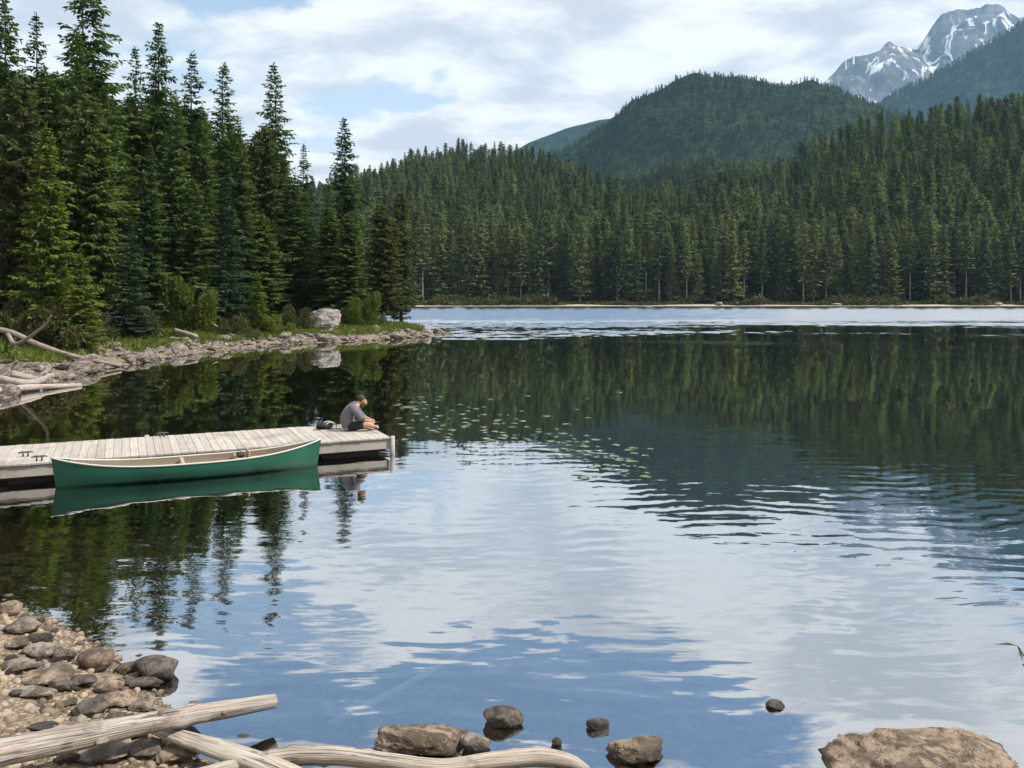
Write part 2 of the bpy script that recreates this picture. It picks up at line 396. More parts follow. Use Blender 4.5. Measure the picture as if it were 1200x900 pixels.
# gentle ripples on the near water, almost none in the lee of the wooded bank
lee = kk.math('MAXIMUM', kk.ramp(sx, -7, -2.0, .5, 1), kk.ramp(sy, 9, 14, .75, 0))
a_near = kk.math('MULTIPLY', lee, kk.ramp(sy, 17, 26, 1, .16))
a_big = kk.math('MULTIPLY', a_near, kk.ramp(patch, .35, .6, .025, .045))
a_mid = kk.math('MULTIPLY', a_near, kk.ramp(sy, 8, 16, .10, .038))
# wind-ruffled water further out
yw = kk.math('ADD', sy, kk.math('MULTIPLY', kk.math('SUBTRACT', kk.noise(kk.vmath('MULTIPLY', geo, (.045, .10, 1)), 1.0, 4), .5), 46))
far = kk.ramp(yw, 57, 74)
speck = kk.math('MULTIPLY', kk.math('SUBTRACT', kk.noise(kk.vmath('MULTIPLY', geo, (.55, .40, 1)), 1.0, 4, .65), .5), .62)
patchy = kk.ramp(kk.math('ADD', speck, kk.noise(kk.vmath('MULTIPLY', kk.vmath('ADD', geo, (40, 11, 0)), (.022, .085, 1)), 1.0, 4)), .42, .58)
patchy = kk.math('MAXIMUM', patchy, kk.ramp(kk.math('ADD', sy, kk.math('MULTIPLY', speck, 60)), 78, 112))
far = kk.math('MULTIPLY', far, patchy)
def scl(v, s): 
    nd = kk.n.new('ShaderNodeVectorMath'); nd.operation = 'SCALE'; kk.put(nd.inputs[0], v); kk.put(nd.inputs[3], s); return nd.outputs[0]
S = kk.vmath('ADD', scl(big, a_big), scl(mid, a_mid))
S = kk.vmath('ADD', S, scl(tiny, kk.math('MULTIPLY', a_near, .034)))
S = kk.vmath('ADD', S, scl(ruf, kk.math('MULTIPLY', far, .22)))
s_x, s_y, s_z = kk.sep(S)
swn = kk.noise(kk.vmath('MULTIPLY', geo, (.34, .12, 1)), 1.0, 4)
swp = kk.math('ADD', kk.math('MULTIPLY', sy, 15.0), kk.math('MULTIPLY', swn, 30))
swm = kk.math('MULTIPLY', kk.math('MULTIPLY', kk.ramp(sy, 8.5, 11), kk.ramp(sy, 15, 21, 1, 0)), kk.ramp(sx, -3, 1.5))
swm = kk.math('MULTIPLY', swm, kk.ramp(kk.noise(kk.vmath('MULTIPLY', kk.vmath('ADD', geo, (3, 8, 0)), (.5, .9, 1)), 1.0, 4), .34, .62, .003, .014))
s_y = kk.math('ADD', s_y, kk.math('MULTIPLY', kk.math('SINE', swp), swm))
nrm = kk.vmath('NORMALIZE', kk.comb(kk.math('MULTIPLY', s_x, .5), kk.math('SUBTRACT', s_y, kk.math('MULTIPLY', far, .21)), 1.0))
gl = kk.new('ShaderNodeBsdfGlossy', {'Color': (.97, .985, 1.0), 'Roughness': kk.ramp(far, 0, 1, .012, .13), 'Normal': nrm})
tr = kk.new('ShaderNodeBsdfTransparent', {'Color': (.74, .74, .60)})
fr = kk.new('ShaderNodeFresnel', {'IOR': 1.34, 'Normal': nrm}).outputs[0]
fac = kk.math('ADD', .50, kk.math('MULTIPLY', kk.math('POWER', fr, .6), .48), clamp=True)
mx = kk.new('ShaderNodeMixShader', {0: fac, 1: tr.outputs[0], 2: gl.outputs[0]})
kk.l.new(mx.outputs[0], kk.out.inputs[0])
wx, wy = np.meshgrid(np.linspace(-60, 330, 40), np.linspace(-5, 225, 24))
setting(link('lake_water', mesh_np('lake_water', np.stack([wx, wy, np.zeros_like(wx)], -1).reshape(-1, 3), grid_faces(40, 24), [m], True)))

# ------------------------------------------------------------------ hills and mountains
def range_mesh(name, Y0, px, py, front, back, mat, rough, seed, nx=220, ny=110, off=0.0, ridged=False, wav=.004, oct=5, lift=-4):
    """a ridge whose crest runs at distance Y0 with the crest line given by (px, py)"""
    X = np.linspace((px[0] - 600) * Y0 / 1000, (px[-1] - 600) * Y0 / 1000, nx)
    s = np.linspace(-1, 1, ny)
    XX, SS = np.meshgrid(X, s)
    YY = Y0 + np.where(SS < 0, SS * front, SS * back) + fbm(xyz(XX, SS * 0, wav, seed), 3) * front * .12
    zr = np.interp(XX, (np.array(px) - 600) * Y0 / 1000, (YH - np.array(py)) / 1000 * Y0 + H_CAM - off)
    prof = np.where(SS < 0, np.clip(1 + SS, 0, 1) ** 1.15, 1 - SS ** 2 * .8)
    nz = fbm(xyz(XX, YY, wav, seed), oct, .52, ridged)
    Z = zr * prof + nz * rough * np.clip(1 - np.abs(SS), 0, 1) ** .5 * np.where(np.abs(SS) < .06, .12, 1) + lift
    me = mesh_np(name, np.stack([XX, YY, Z], -1).reshape(-1, 3), grid_faces(nx, ny), [mat], True)
    o = setting(link(name, me)); return o, XX, YY, Z
def hillmat(name, a, b, sc):
    m, kk = material(name); p = kk.new('ShaderNodeNewGeometry').outputs['Position']
    f = kk.noise(p, sc, 7, .65); g = kk.noise(p, sc * .12, 4)
    finish(kk, kk.mix(kk.ramp(f, .35, .65), a, kk.mix(kk.ramp(g, .4, .6), b, tuple(v * 1.5 for v in b))), .95, .05, f, 1, 14); return m
M['hill'] = hillmat('wooded_hill', (.014, .028, .014), (.030, .048, .020), .07)
M['ridge'] = hillmat('wooded_ridge', (.010, .026, .022), (.022, .042, .03), .03)
HILL = range_mesh('hill', 1500, [520, 600, 640, 690, 740, 790, 840, 900, 960, 1010, 1060, 1120, 1200, 1320], [235, 196, 176, 149, 119, 98, 91, 92, 101, 116, 136, 165, 200, 240], 620, 500, M['hill'], 120, 2.2, off=9, wav=.0042, lift=-7)
KNOLL = range_mesh('hill', 820, [560, 640, 700, 760, 810, 850, 900, 950, 1010, 1080, 1200], [255, 232, 214, 194, 184, 180, 183, 194, 208, 225, 250], 260, 250, M['hill'], 6, 5.2, 120, 60, off=9)
range_mesh('hill', 2700, [480, 560, 590, 620, 660, 700, 740, 800, 900], [250, 205, 184, 166, 152, 144, 140, 150, 200], 900, 800, M['ridge'], 26, 8.1)
RIDGE = range_mesh('mountain_ridge', 3100, [880, 980, 1035, 1060, 1100, 1150, 1200, 1260, 1330, 1420, 1600], [215, 152, 121, 104, 85, 56, 26, -12, -40, -50, 40], 1100, 900, M['ridge'], 60, 12.4, 200, 120)
m, kk = material('snowy_rock')
p = kk.new('ShaderNodeNewGeometry'); pos = p.outputs['Position']; nz = kk.sep(p.outputs['Normal'])[2]
f = kk.noise(pos, .006, 9, .65); g = kk.noise(kk.vmath('MULTIPLY', pos, (1, 1, .22)), .0085, 7, .62, dist=1.6)
rock = kk.mix(kk.ramp(f, .35, .65), (.06, .06, .07), (.17, .165, .175))
snow = kk.math('MULTIPLY', kk.ramp(g, .53, .615), kk.ramp(kk.sep(pos)[2], 950, 1350))
finish(kk, kk.mix(snow, rock, (.86, .88, .92)), .85, .1, f, 1, 40)
range_mesh('mountain', 5600, [860, 930, 965, 985, 1005, 1025, 1042, 1060, 1075, 1084, 1098, 1112, 1128, 1142, 1155, 1168, 1180, 1189, 1198, 1215, 1260, 1330], [190, 122, 95, 78, 64, 53, 47, 47, 52, 52, 38, 27, 18, 12, 12, 16, 26, 34, 26, 22, 60, 120], 1500, 900, m, 190, 4.4, 320, 200, ridged=True, wav=.0016, oct=6, lift=-50)

# haze: one box of even air round everything
m, kk = material('haze_air')
pv = kk.new('ShaderNodeVolumePrincipled', {'Color': (.38, .68, 1.0), 'Density': .62e-4, 'Anisotropy': .1})
kk.l.new(pv.outputs[0], kk.out.inputs[1])
hx, hy, hz = (-4500, 4500), (-100, 7500), (-9, 2000)
V = [(a, b, c) for a in hx for b in hy for c in hz]
stuff(link('haze', mesh_np('haze', V, np.array([(0, 1, 3, 2), (4, 6, 7, 5), (0, 4, 5, 1), (2, 3, 7, 6), (0, 2, 6, 4), (1, 5, 7, 3)]), [m])), 'thin pale blue air haze over the lake and hills', 'haze')

# ------------------------------------------------------------------ plants
def unit(v): return v / np.maximum(np.linalg.norm(v, axis=-1, keepdims=True), 1e-9)
def cards(base, d, side, L, W, tone, bend=.0):
    """one small kite-shaped leaf or needle spray per row"""
    L = L[:, None]; W = W[:, None]
    v0 = base; mid = base + d * L * .45; v2 = base + d * L
    v2 = v2 + np.array([0, 0, -1.0]) * L * bend
    V = np.stack([v0, mid + side * W * .5, v2, mid - side * W * .5], 1).reshape(-1, 3)
    return V, np.repeat(tone, 4)
def card_mesh(name, parts, mat):
    V = np.concatenate([p[0] for p in parts]); t = np.concatenate([p[1] for p in parts])
    return mesh_np(name, V, np.arange(len(V)).reshape(-1, 4), [mat], False, {'tone': t})

def spruce_crown(name, seed, H, R, mat, bare=.04, step=.40, per=7, tw=.15, bl=.50, bw=.17, gap=.25, droop=.28, shape=.8, blunt=0.0, lime=.15):
    r = np.random.default_rng(seed); parts = []
    z = bare * H
    lean = r.normal(0, .006, 2)
    while z < H - .15:
        rel = (z - bare * H) / (H - bare * H)
        env = R * ((1 - rel) ** shape * (1 - blunt) + blunt * math.sqrt(max(0, 1 - rel ** 2.4))) * (1 - .35 * max(0, .12 - rel) / .12) + .10
        n = max(4, int(per * (1 - .35 * rel) + r.random()))
        a0 = r.random() * 6.28; wl = r.uniform(.78, 1.12) if r.random() > gap else r.uniform(.45, .75)
        for q in range(n):
            if r.random() < .10: continue
            az = a0 + q * 6.283 / n + r.normal(0, .22)
            L = env * wl * r.uniform(.72, 1.15)
            if r.random() < .04 and rel < .8: L *= 1.3
            out = np.array([math.cos(az), math.sin(az), 0]); sd_ = np.array([-math.sin(az), math.cos(az), 0])
            dr = droop * (1.15 - rel * 1.5) + r.normal(0, .07); up = .26 + .2 * rel
            nt = max(4, int(L / tw))
            t = (np.arange(nt) + r.random(nt) * .8) / nt * .94 + .06
            t = np.concatenate([t, t]); sg = np.repeat([1.0, -1.0], nt)
            def curve(t): return out * (L * t)[:, None] + np.array([0, 0, 1.0]) * (L * (-dr * t + up * dr * 1.4 * t ** 3 + .10 * rel * t))[:, None]
            b = curve(t) + np.array([lean[0] * z, lean[1] * z, z])
            ang = r.uniform(.55, 1.15, len(t)) * (1 - .55 * t ** 2)
            dip = r.uniform(-.45, .15, len(t))
            dd = unit(out * np.cos(ang)[:, None] + sd_ * (np.sin(ang) * sg)[:, None] + np.array([0, 0, 1.0]) * (dip - dr * .5)[:, None])
            sv = unit(np.cross(dd, np.array([0, 0, 1.0]))); roll = r.normal(0, .55, len(t))
            nv = np.cross(sv, dd); sv = sv * np.cos(roll)[:, None] + nv * np.sin(roll)[:, None]
            ll = (bl * .55 + .42 * L * (1 - t) * .8) * r.uniform(.7, 1.2, len(t)); ll = np.minimum(ll, bl * 1.7) * (.6 + .4 * min(1, L / 1.0))
            tone = np.clip(r.normal(.42, .13) + r.normal(0, .10, len(t)) + lime * t * r.random(len(t)) * 1.6, 0, 1)  # lime lightens the tone outward, sunlit bough tips put into the colour
            parts.append(cards(b, dd, sv, ll, bw * r.uniform(.7, 1.25, len(t)) * (.7 + .3 * min(1, L)), tone, .12))
            # the dark axis of the branch with its hanging twigs
            nh = max(2, nt // 2); th = r.random(nh) * .9 + .05
            bh = curve(th) + np.array([lean[0] * z, lean[1] * z, z])
            dh = unit(np.stack([out[0] * .5 + r.normal(0, .3, nh), out[1] * .5 + r.normal(0, .3, nh), -.8 - r.random(nh) * .4], -1))
            parts.append(cards(bh, dh, unit(np.cross(dh, out + sd_ * .7)), bl * r.uniform(.5, .95, nh) * min(1, L), bw * r.uniform(.7, 1.1, nh), np.clip(r.normal(.33, .1, nh), 0, 1)))
        z += step * r.uniform(.75, 1.25) * (1 - .45 * rel)
    n = 14; tz = H - np.linspace(0, .9, n); aa = r.random(n) * 6.28
    dd = unit(np.stack([np.cos(aa) * .55, np.sin(aa) * .55, np.full(n, .8)], -1))
    parts.append(cards(np.stack([lean[0] * tz, lean[1] * tz, tz - .15], -1), dd, unit(np.cross(dd, [.3, .2, 1])), np.full(n, .34), np.full(n, .10), np.full(n, .4)))
    return card_mesh(name, parts, mat)

def tube(pts, rad, nseg=8, jit=0.0, r=None, cap=True):
    pts = np.array(pts, float); rad = np.broadcast_to(np.asarray(rad, float), (len(pts),))
    tg = unit(np.gradient(pts, axis=0)); up = np.array([.13, .07, 1.0]) if abs(tg[0][2]) < .9 else np.array([1.0, .1, 0])
    V, UV = [], []; ln = np.concatenate([[0], np.cumsum(np.linalg.norm(np.diff(pts, axis=0), axis=1))])
    for i, (p, t) in enumerate(zip(pts, tg)):
        a = unit(np.cross(t, up)); b = np.cross(a, t)
        for j in range(nseg):
            th = 6.28318 * j / nseg; q = rad[i] * (1 + (r.normal(0, jit) if r is not None else 0))
            V.append(p + (a * math.cos(th) + b * math.sin(th)) * q); UV.append((ln[i], abs(2 * j / nseg - 1)))
    n = len(pts); F = []
    for i in range(n - 1):
        for j in range(nseg):
            F.append((i * nseg + j, i * nseg + (j + 1) % nseg, (i + 1) * nseg + (j + 1) % nseg, (i + 1) * nseg + j))
    T = []
    if cap:
        for e, i in ((0, 0), (1, n - 1)):
            c = len(V); V.append(pts[i] + tg[i] * (rad[i] * .15 if e else -rad[i] * .15)); UV.append((ln[i], .5))
            for j in range(nseg):
                x, y_ = i * nseg + j, i * nseg + (j + 1) % nseg
                T.append((c, x, y_) if e else (c, y_, x))
    return np.array(V), np.array(F), np.array(T).reshape(-1, 3), np.array(UV)
def join(tubes):
    V, F, T, UV, o = [], [], [], [], 0
    for v, f, t, u in tubes:
        V.append(v); F.append(f + o); T.append(t + o); UV.append(u); o += len(v)
    return np.concatenate(V), [np.concatenate(F), np.concatenate(T)], np.concatenate(UV)
def trunk_mesh(name, seed, H, r0, mat, limbs=14, zlo=.03, zhi=.5, Ll=1.1):
    r = np.random.default_rng(seed); n = 9
    t = np.linspace(0, 1, n); pts = np.stack([np.cumsum(r.normal(0, .012, n)), np.cumsum(r.normal(0, .012, n)), t * H * .985 - .5 * (t == 0)], -1)
    parts = [tube(pts, r0 * (1 - t * .93) * (1 + .35 * (t == 0)), 8)]
    for _ in range(limbs):
        q = r.uniform(zlo, zhi); az = r.random() * 6.28; L = Ll * r.uniform(.4, 1.2); b = np.array([0, 0, q * H])
        e = b + np.array([math.cos(az) * L, math.sin(az) * L, r.uniform(-.35, .1) * L])
        parts.append(tube([b, (b + e) / 2 + [0, 0, .05], e], [r0 * .16, r0 * .12, r0 * .05], 4))
    V, F, UV = join(parts)
    return mesh_np(name, V, F, [mat], True, uv=UV)

def leaf_cloud(name, seed, lobes, n, mat, bl=.12, bw=.06, up=.3, shell=.55):
    """leaves through the volume of several lobes (x, y, z, rx, ry, rz)"""
    r = np.random.default_rng(seed); parts = []
    vol = np.array([l[3] * l[4] * l[5] for l in lobes]) ** .8; vol /= vol.sum()
    for l, v in zip(lobes, vol):
        k_ = max(20, int(n * v)); d_ = unit(r.normal(0, 1, (k_, 3))); q = r.random(k_) ** (1 / 3) * (1 - shell) + shell * r.random(k_) ** .25
        q *= 1 + .22 * fbm(d_ * 2.2 + seed, 3)
        p = np.array(l[:3]) + d_ * q[:, None] * np.array(l[3:]); keep = p[:, 2] > .01; p = p[keep]; d_ = d_[keep]; k_ = len(p)
        dd = unit(d_ * .8 + r.normal(0, .6, (k_, 3)) + [0, 0, up]); sv = unit(np.cross(dd, r.normal(0, 1, (k_, 3))))
        parts.append(cards(p, dd, sv, bl * r.uniform(.6, 1.4, k_), bw * r.uniform(.6, 1.4, k_), np.clip(r.normal(.45, .2, k_), 0, 1), .1))
    return card_mesh(name, parts, mat)
def stems_mesh(name, seed, n, h, spread, rad, mat):
    r = np.random.default_rng(seed); parts = []
    for _ in range(n):
        a = r.random() * 6.28; q = spread * r.uniform(.2, 1); e = np.array([math.cos(a) * q, math.sin(a) * q, h * r.uniform(.6, 1)])
        parts.append(tube([[math.cos(a) * .05, math.sin(a) * .05, -.1], e * [.35, .35, .5], e], [rad, rad * .7, rad * .25], 5))
    V, F, UV = join(parts); return mesh_np(name, V, F, [mat], True, uv=UV)

# --- tree kinds: (crown mesh, trunk mesh, height) -----------------------------------------------
def kind(mat, seed, H, R, bark_='bark', r0=.2, limbs=16, **kw):
    nm = 'crown'
    return (spruce_crown(nm, seed, H, R, M[mat], **kw), trunk_mesh('trunk', seed + 50, H, r0, M[bark_], limbs, max(.02, kw.get('bare', .04) * .3), .6), H)
SP = [kind('spruce', 11 + i, 20, R, shape=sh, gap=g, droop=dr, per=p, lime=.30) for i, (R, sh, g, dr, p) in enumerate([(3.5, .72, .28, .36, 7), (3.2, .68, .38, .30, 6), (3.9, .78, .22, .42, 8), (2.8, .62, .42, .30, 6), (3.6, .74, .32, .26, 7)])]
BLUE = [kind('spruce_blue', 31 + i, 20, 3.2 + .4 * i, shape=.85, gap=.3, droop=.25, tw=.19) for i in range(2)]
LIME = [kind('lime', 41 + i, 12, 2.15 + .25 * i, bare=.01, step=.30, per=9, droop=-.30, shape=.8, bl=.42, bw=.17, gap=.1, blunt=.15, lime=.35) for i in range(2)]
M['mid'] = foliage('mid_green_needles', (.048, .086, .026), (.088, .128, .034), (.17, .21, .05))
FULL = [kind('mid', 25 + i, 18, 4.0 + .3 * i, shape=.62, gap=.12, droop=.34, per=9, tw=.15, bw=.21, bl=.56, lime=.45) for i in range(3)]
OLIVE = [kind('olive', 51 + i, 16, 2.6, bare=.10, step=.36, per=8, droop=.02, shape=.5, blunt=.65, bl=.45, bw=.2, gap=.25) for i in range(2)]
FAR = [kind('far', 61 + i, 20, R, bk, .21, 8, bare=b, step=.55, per=6, tw=.36, bl=.75, bw=.34, shape=sh, blunt=bl_, gap=.3)
       for i, (R, b, sh, bl_, bk) in enumerate([(2.9, .05, .75, .15, 'bark'), (2.4, .30, .6, .3, 'palebark'), (3.1, .04, .8, .2, 'bark'), (2.1, .40, .6, .4, 'palebark'), (2.7, .12, .7, .25, 'palebark'), (3.2, .06, .6, .35, 'bark')])]

def tree(kd, name, x, y, top_z, width=1.0, label=None, group=None, cat='tree', zbase=None, rz=None):
    cr, tk, H = kd
    zb = ground_z(x, y) - .1 if zbase is None else zbase
    s = (top_z - zb) / H
    o = link(name, None, None, (x, y, zb), (0, 0, random.random() * 6.28 if rz is None else rz)); o.empty_display_size = .2
    tag(o, label, cat, group)
    ws = width * (.6 + .4 * s) / s if s < 1 else width
    for nm, me in (('trunk', tk), ('crown', cr)):
        link(nm, me, o, scale=(s * ws if nm == 'crown' else s, s * ws if nm == 'crown' else s, s))
    return o
def tree_px(kd, name, px, top, Y, width=1.0, **kw):
    x = (px - 600) * Y / FPX
    return tree(kd, name, x, Y, H_CAM + (YH - top) / FPX * Y, width, **kw)
random.seed(3)

G_SKY = 'tall spruces that rise over the left grove'
LEFT = [  # kind, px, top row, distance, width, label
    (SP[0], 8, -2, 47, 1.0, 'dark spruce at the left picture edge with its tip in the top left corner'),
    (SP[3], 43, 14, 56, .85, 'narrow dark spruce with a thin spire beside the corner tree'),
    (SP[2], 98, -48, 54, 1.12, 'tallest spruce of the left grove, its dark crown cut by the picture top'),
    (SP[1], 158, 54, 62, .85, 'small dark spire just left of the paired spruce near the grove middle'),
    (SP[0], 185, 26, 60, .95, 'tall spruce with ragged short branches in the left grove middle'),
    (SP[3], 224, 60, 66, .95, 'slim spruce with a dense pointed spire right of the ragged tall one'),
    (SP[1], 262, 73, 70, 1.05, 'spruce with open layered branches left of the tall gappy lakeside spruce'),
    (SP[4], 323, 73, 74, 1.05, 'tall gappy spruce with sky showing between its layered branches'),
    (SP[3], 355, 168, 80, .8, 'thin low spruce in the notch between the gappy spruce and the lone spire'),
    (SP[0], 405, 138, 79, 1.0, 'lone pointed spruce nearest the lake end of the left grove'),
    (LIME[0], 56, 146, 40, .88, 'bright yellow green young cedar in front of the dark spruces at far left'),
    (LIME[1], 94, 296, 38.5, .7, 'low bright green cedar standing just behind the bleached snag on the left shore'),
    (SP[4], 94, 37, 49, .8, 'lighter green spruce standing in front of the tallest tree of the grove'),
    (BLUE[0], 152, 255, 43, .75, 'short bluish spruce at the front of the grove above the grassy bank'),
    (SP[2], 128, 100, 50, .9, 'broad mid green spruce between the tallest tree and the ragged spruce'),
    (SP[0], 208, 118, 54, .9, 'mid green spruce with drooping layers before the ragged tall spruce'),
    (SP[2], 283, 137, 62, .75, 'yellowish green conifer catching the sun in front of the open layered spruce'),
    (BLUE[1], 262, 205, 54, .85, 'bluish green spruce with shelf-like branches above the stony shore'),
    (OLIVE[0], 312, 145, 66, .7, 'olive green conifer tucked against the left side of the gappy spruce'),
    (SP[2], 350, 203, 68, .85, 'dense dark spruce right behind the big pale boulder'),
    (SP[1], 384, 215, 68, .85, 'slender dark spruce above the shrubs right of the big boulder'),
    (OLIVE[1], 448, 238, 72, .95, 'rounded brownish olive pine at the lake end of the grove'),
    (OLIVE[0], 470, 222, 82, .75, 'paler round topped pine behind the brownish olive pine'),
    (LIME[1], 302, 318, 55.5, .55, 'small lime green sapling spruce beside the stony bank below the olive conifer'),
    (BLUE[0], 18, 222, 40, .85, 'dark bluish spruce with long shelves of branches low at the left edge'),
    (SP[4], 178, 168, 50, .75, 'deep green spruce in shade above the lime shrubs on the bank'),
    (SP[0], 236, 128, 60, .85, 'dark spruce filling the gap between two pointed spires of the grove'),
]
for kd, px, top, Y, wd, lb in LEFT:
    if Y < 70: Y += 5.5 if kd not in LIME else 2.5
    tree_px(kd, 'spruce_tree' if kd not in LIME + OLIVE else ('cedar_tree' if kd in LIME else 'pine_tree'), px, top, Y, wd, label=lb)
n = 0
rr = np.random.default_rng(5)
SKY_X = [-80, 8, 43, 70, 98, 130, 158, 185, 224, 262, 290, 323, 355, 380, 405, 425, 445]; SKY_T = [60, 60, 75, 70, 50, 105, 100, 90, 110, 120, 140, 150, 205, 230, 190, 245, 260]
tries = 0; pts_ = [( (p[1] - 600) * p[3] / 1000, p[3]) for p in LEFT]
while n < 98 and tries < 4000:
    tries += 1
    px = rr.uniform(-70, 445); Y = rr.uniform(44, 100); x = (px - 600) * Y / 1000
    dl = -lake_sd(np.array([x]), np.array([Y]))[0]
    if dl < 7.5 or min(math.hypot(x - a, Y - b) for a, b in pts_) < 1.9: continue
    pts_.append((x, Y)); n += 1
    top = np.interp(px, SKY_X, SKY_T) + rr.uniform(8, 26) + 130 * rr.random() ** 1.5 * (Y < 74)
    topz = H_CAM + (YH - top) / 1000 * Y
    tree([*SP[:3], *FULL, *FULL, *FULL, BLUE[0], OLIVE[0]][rr.integers(14)], 'spruce_tree', x, Y, topz, rr.uniform(.8, 1.0), 'dark green spruce packed among others inside the grove on the left shore', 'spruces packed inside the left grove')

# --- far shore: the front rows as trees, the hillside behind as forest -----------------------------
fr_pts = []; tries = 0
rr = np.random.default_rng(9)
while len(fr_pts) < 186 and tries < 20000:
    tries += 1
    a = rr.uniform(-.19, .64); i = len(fr_pts)
    Yr_ = (219, 222.5) if i < 64 else ((224, 229) if i < 128 else (231, 240))
    Y = rr.uniform(*Yr_); x = a * Y
    if min([math.hypot((x - q[0]) , (Y - q[1]) * .8) for q in fr_pts] + [9]) < 2.1: continue
    fr_pts.append((x, Y))
    h = rr.uniform(17, 24.5) if i < 128 else rr.uniform(20, 27)
    if i < 64 and rr.random() < .22: h *= rr.uniform(.4, .7)
    kd = FAR[rr.integers(6)] if i < 128 else FAR[[0, 2, 4, 5][rr.integers(4)]]
    row = 0 if i < 64 else (1 if i < 128 else 2)
    lb = ('conifer in the foremost row on the far shore, right behind the pale beach', 'conifer crowded behind the foremost row of trees on the far shore', 'conifer at the foot of the wooded hillside across the lake, behind the shore trees')[row]
    zb = ground_z(x, Y) - .2
    tree(kd, 'conifer_tree', x, Y, zb + h, rr.uniform(.75, 1.2), lb, ('front row of trees on the far shore', 'second rows of trees on the far shore', 'trees at the foot of the far hillside')[row], zbase=zb)

def proto(name, me_crown, me_trunk=None):
    """a source for the far-off woods, never linked to the scene itself"""
    if me_trunk is None: return bpy.data.objects.new(name, me_crown)
    vs, fs, mi, tone = [], [], [], []
    off = 0
    for q, me in enumerate((me_crown, me_trunk)):
        v = np.empty(len(me.vertices) * 3, np.float32); me.vertices.foreach_get('co', v); vs.append(v.reshape(-1, 3))
    return bpy.data.objects.new(name, me_crown)
def forest(name, pts, scl_, idx, protos, label, tilt=.04):
    """stuff: one object of many small trees"""
    me = mesh_np(name, pts, np.zeros((0, 3), np.int32)) if False else bpy.data.meshes.new(name)
    me.vertices.add(len(pts)); me.vertices.foreach_set('co', np.asarray(pts, np.float32).ravel())
    a = me.attributes.new('tree_size', 'FLOAT_VECTOR', 'POINT'); a.data.foreach_set('vector', np.asarray(scl_, np.float32).ravel())
    a = me.attributes.new('tree_kind', 'INT', 'POINT'); a.data.foreach_set('value', np.asarray(idx, np.int32))
    q = np.random.default_rng(len(pts)); rot = np.stack([q.normal(0, tilt, len(pts)), q.normal(0, tilt, len(pts)), q.random(len(pts)) * 6.28], -1)
    a = me.attributes.new('tree_turn', 'FLOAT_VECTOR', 'POINT'); a.data.foreach_set('vector', rot.astype(np.float32).ravel())
    o = link(name, me)
    cc = bpy.data.collections.new(name + '_kinds')
    for i, pm in enumerate(protos):
        cc.objects.link(bpy.data.objects.new('%s_%02d' % (name, i), pm))
    ng = bpy.data.node_groups.new(name, 'GeometryNodeTree')
    ng.interface.new_socket('Geometry', in_out='INPUT', socket_type='NodeSocketGeometry'); ng.interface.new_socket('Geometry', in_out='OUTPUT', socket_type='NodeSocketGeometry')
    g = NT(ng); gi = g.new('NodeGroupInput'); go = g.new('NodeGroupOutput')
    ci = g.new('GeometryNodeCollectionInfo'); ci.inputs['Collection'].default_value = cc; ci.inputs['Separate Children'].default_value = True; ci.inputs['Reset Children'].default_value = True
    def na(n_, t): nd = g.new('GeometryNodeInputNamedAttribute', data_type=t); nd.inputs['Name'].default_value = n_; return [s for s in nd.outputs if s.enabled and s.name == 'Attribute'][0]
    ip = g.new('GeometryNodeInstanceOnPoints'); g.l.new(gi.outputs[0], ip.inputs['Points']); g.l.new(ci.outputs[0], ip.inputs['Instance'])
    ip.inputs['Pick Instance'].default_value = True
    g.l.new(na('tree_kind', 'INT'), ip.inputs['Instance Index']); g.l.new(na('tree_size', 'FLOAT_VECTOR'), ip.inputs['Scale'])
    er = g.new('FunctionNodeEulerToRotation'); g.l.new(na('tree_turn', 'FLOAT_VECTOR'), er.inputs[0]); g.l.new(er.outputs[0], ip.inputs['Rotation'])
    g.l.new(ip.outputs[0], go.inputs[0])
    md = o.modifiers.new('scatter', 'NODES'); md.node_group = ng
    return stuff(o, label, 'forest')

HILLTREE = [spruce_crown('hill_crown', 81 + i, 20, R, M['far'], bare=b, step=.8, per=6, tw=.55, bl=1.0, bw=.55, shape=sh, blunt=bl_, gap=.2) for i, (R, b, sh, bl_) in enumerate([(3.6, .03, .8, .15), (3.0, .08, .7, .25), (4.0, .03, .85, .2), (3.4, .05, .6, .45), (2.4, .04, .7, .1), (4.2, .12, .5, .7), (3.0, .25, .55, .6)])]
HILLTREE += [spruce_crown('hill_crown', 98 + i, 20, 3.4, M['olive'], bare=.1, step=.8, per=6, tw=.55, bl=1.0, bw=.55, shape=.6, blunt=.4, gap=.2) for i in range(2)]
HILLTREE.append(spruce_crown('hill_crown', 88, 20, 3.6, M['spruce'], bare=.04, step=.8, per=6, tw=.55, bl=1.0, bw=.55, shape=.8, blunt=.1, gap=.2))
def broad(name, seed, mat, h, r_, n=420, bl=.9):
    q = np.random.default_rng(seed); lobes = [(q.normal(0, r_ * .4), q.normal(0, r_ * .4), h * q.uniform(.4, .8), r_ * q.uniform(.5, .8), r_ * q.uniform(.5, .8), h * q.uniform(.18, .3)) for _ in range(6)]
    return leaf_cloud(name, seed, lobes, n, mat, bl, bl * .6, .2)
PALE = [broad('pale_crown', 91 + i, M['pale'], 13, 3.2) for i in range(2)]
q = np.random.default_rng(21)
X, Y = np.meshgrid(np.arange(-190, 480, 6.3), np.arange(240, 640, 6.3)); X = (X + q.uniform(-2, 2, X.shape)).ravel(); Y = (Y + q.uniform(-2, 2, Y.shape)).ravel()
_, Yr = ridge_of(X, Y); keep = (X / Y > -.33) & (X / Y < .78) & (Y < Yr + 25); X, Y = X[keep], Y[keep]
Z = height(X, Y) - .3; N = len(X)
hs = q.uniform(.5, 1.15, N) * (1 + .15 * vnoise(xyz(X, Y, .03)))
idx = q.integers(0, len(HILLTREE), N)
px_ = 600 + 1000 * X / Y; py_ = YH - 1000 * (Z - H_CAM) / Y
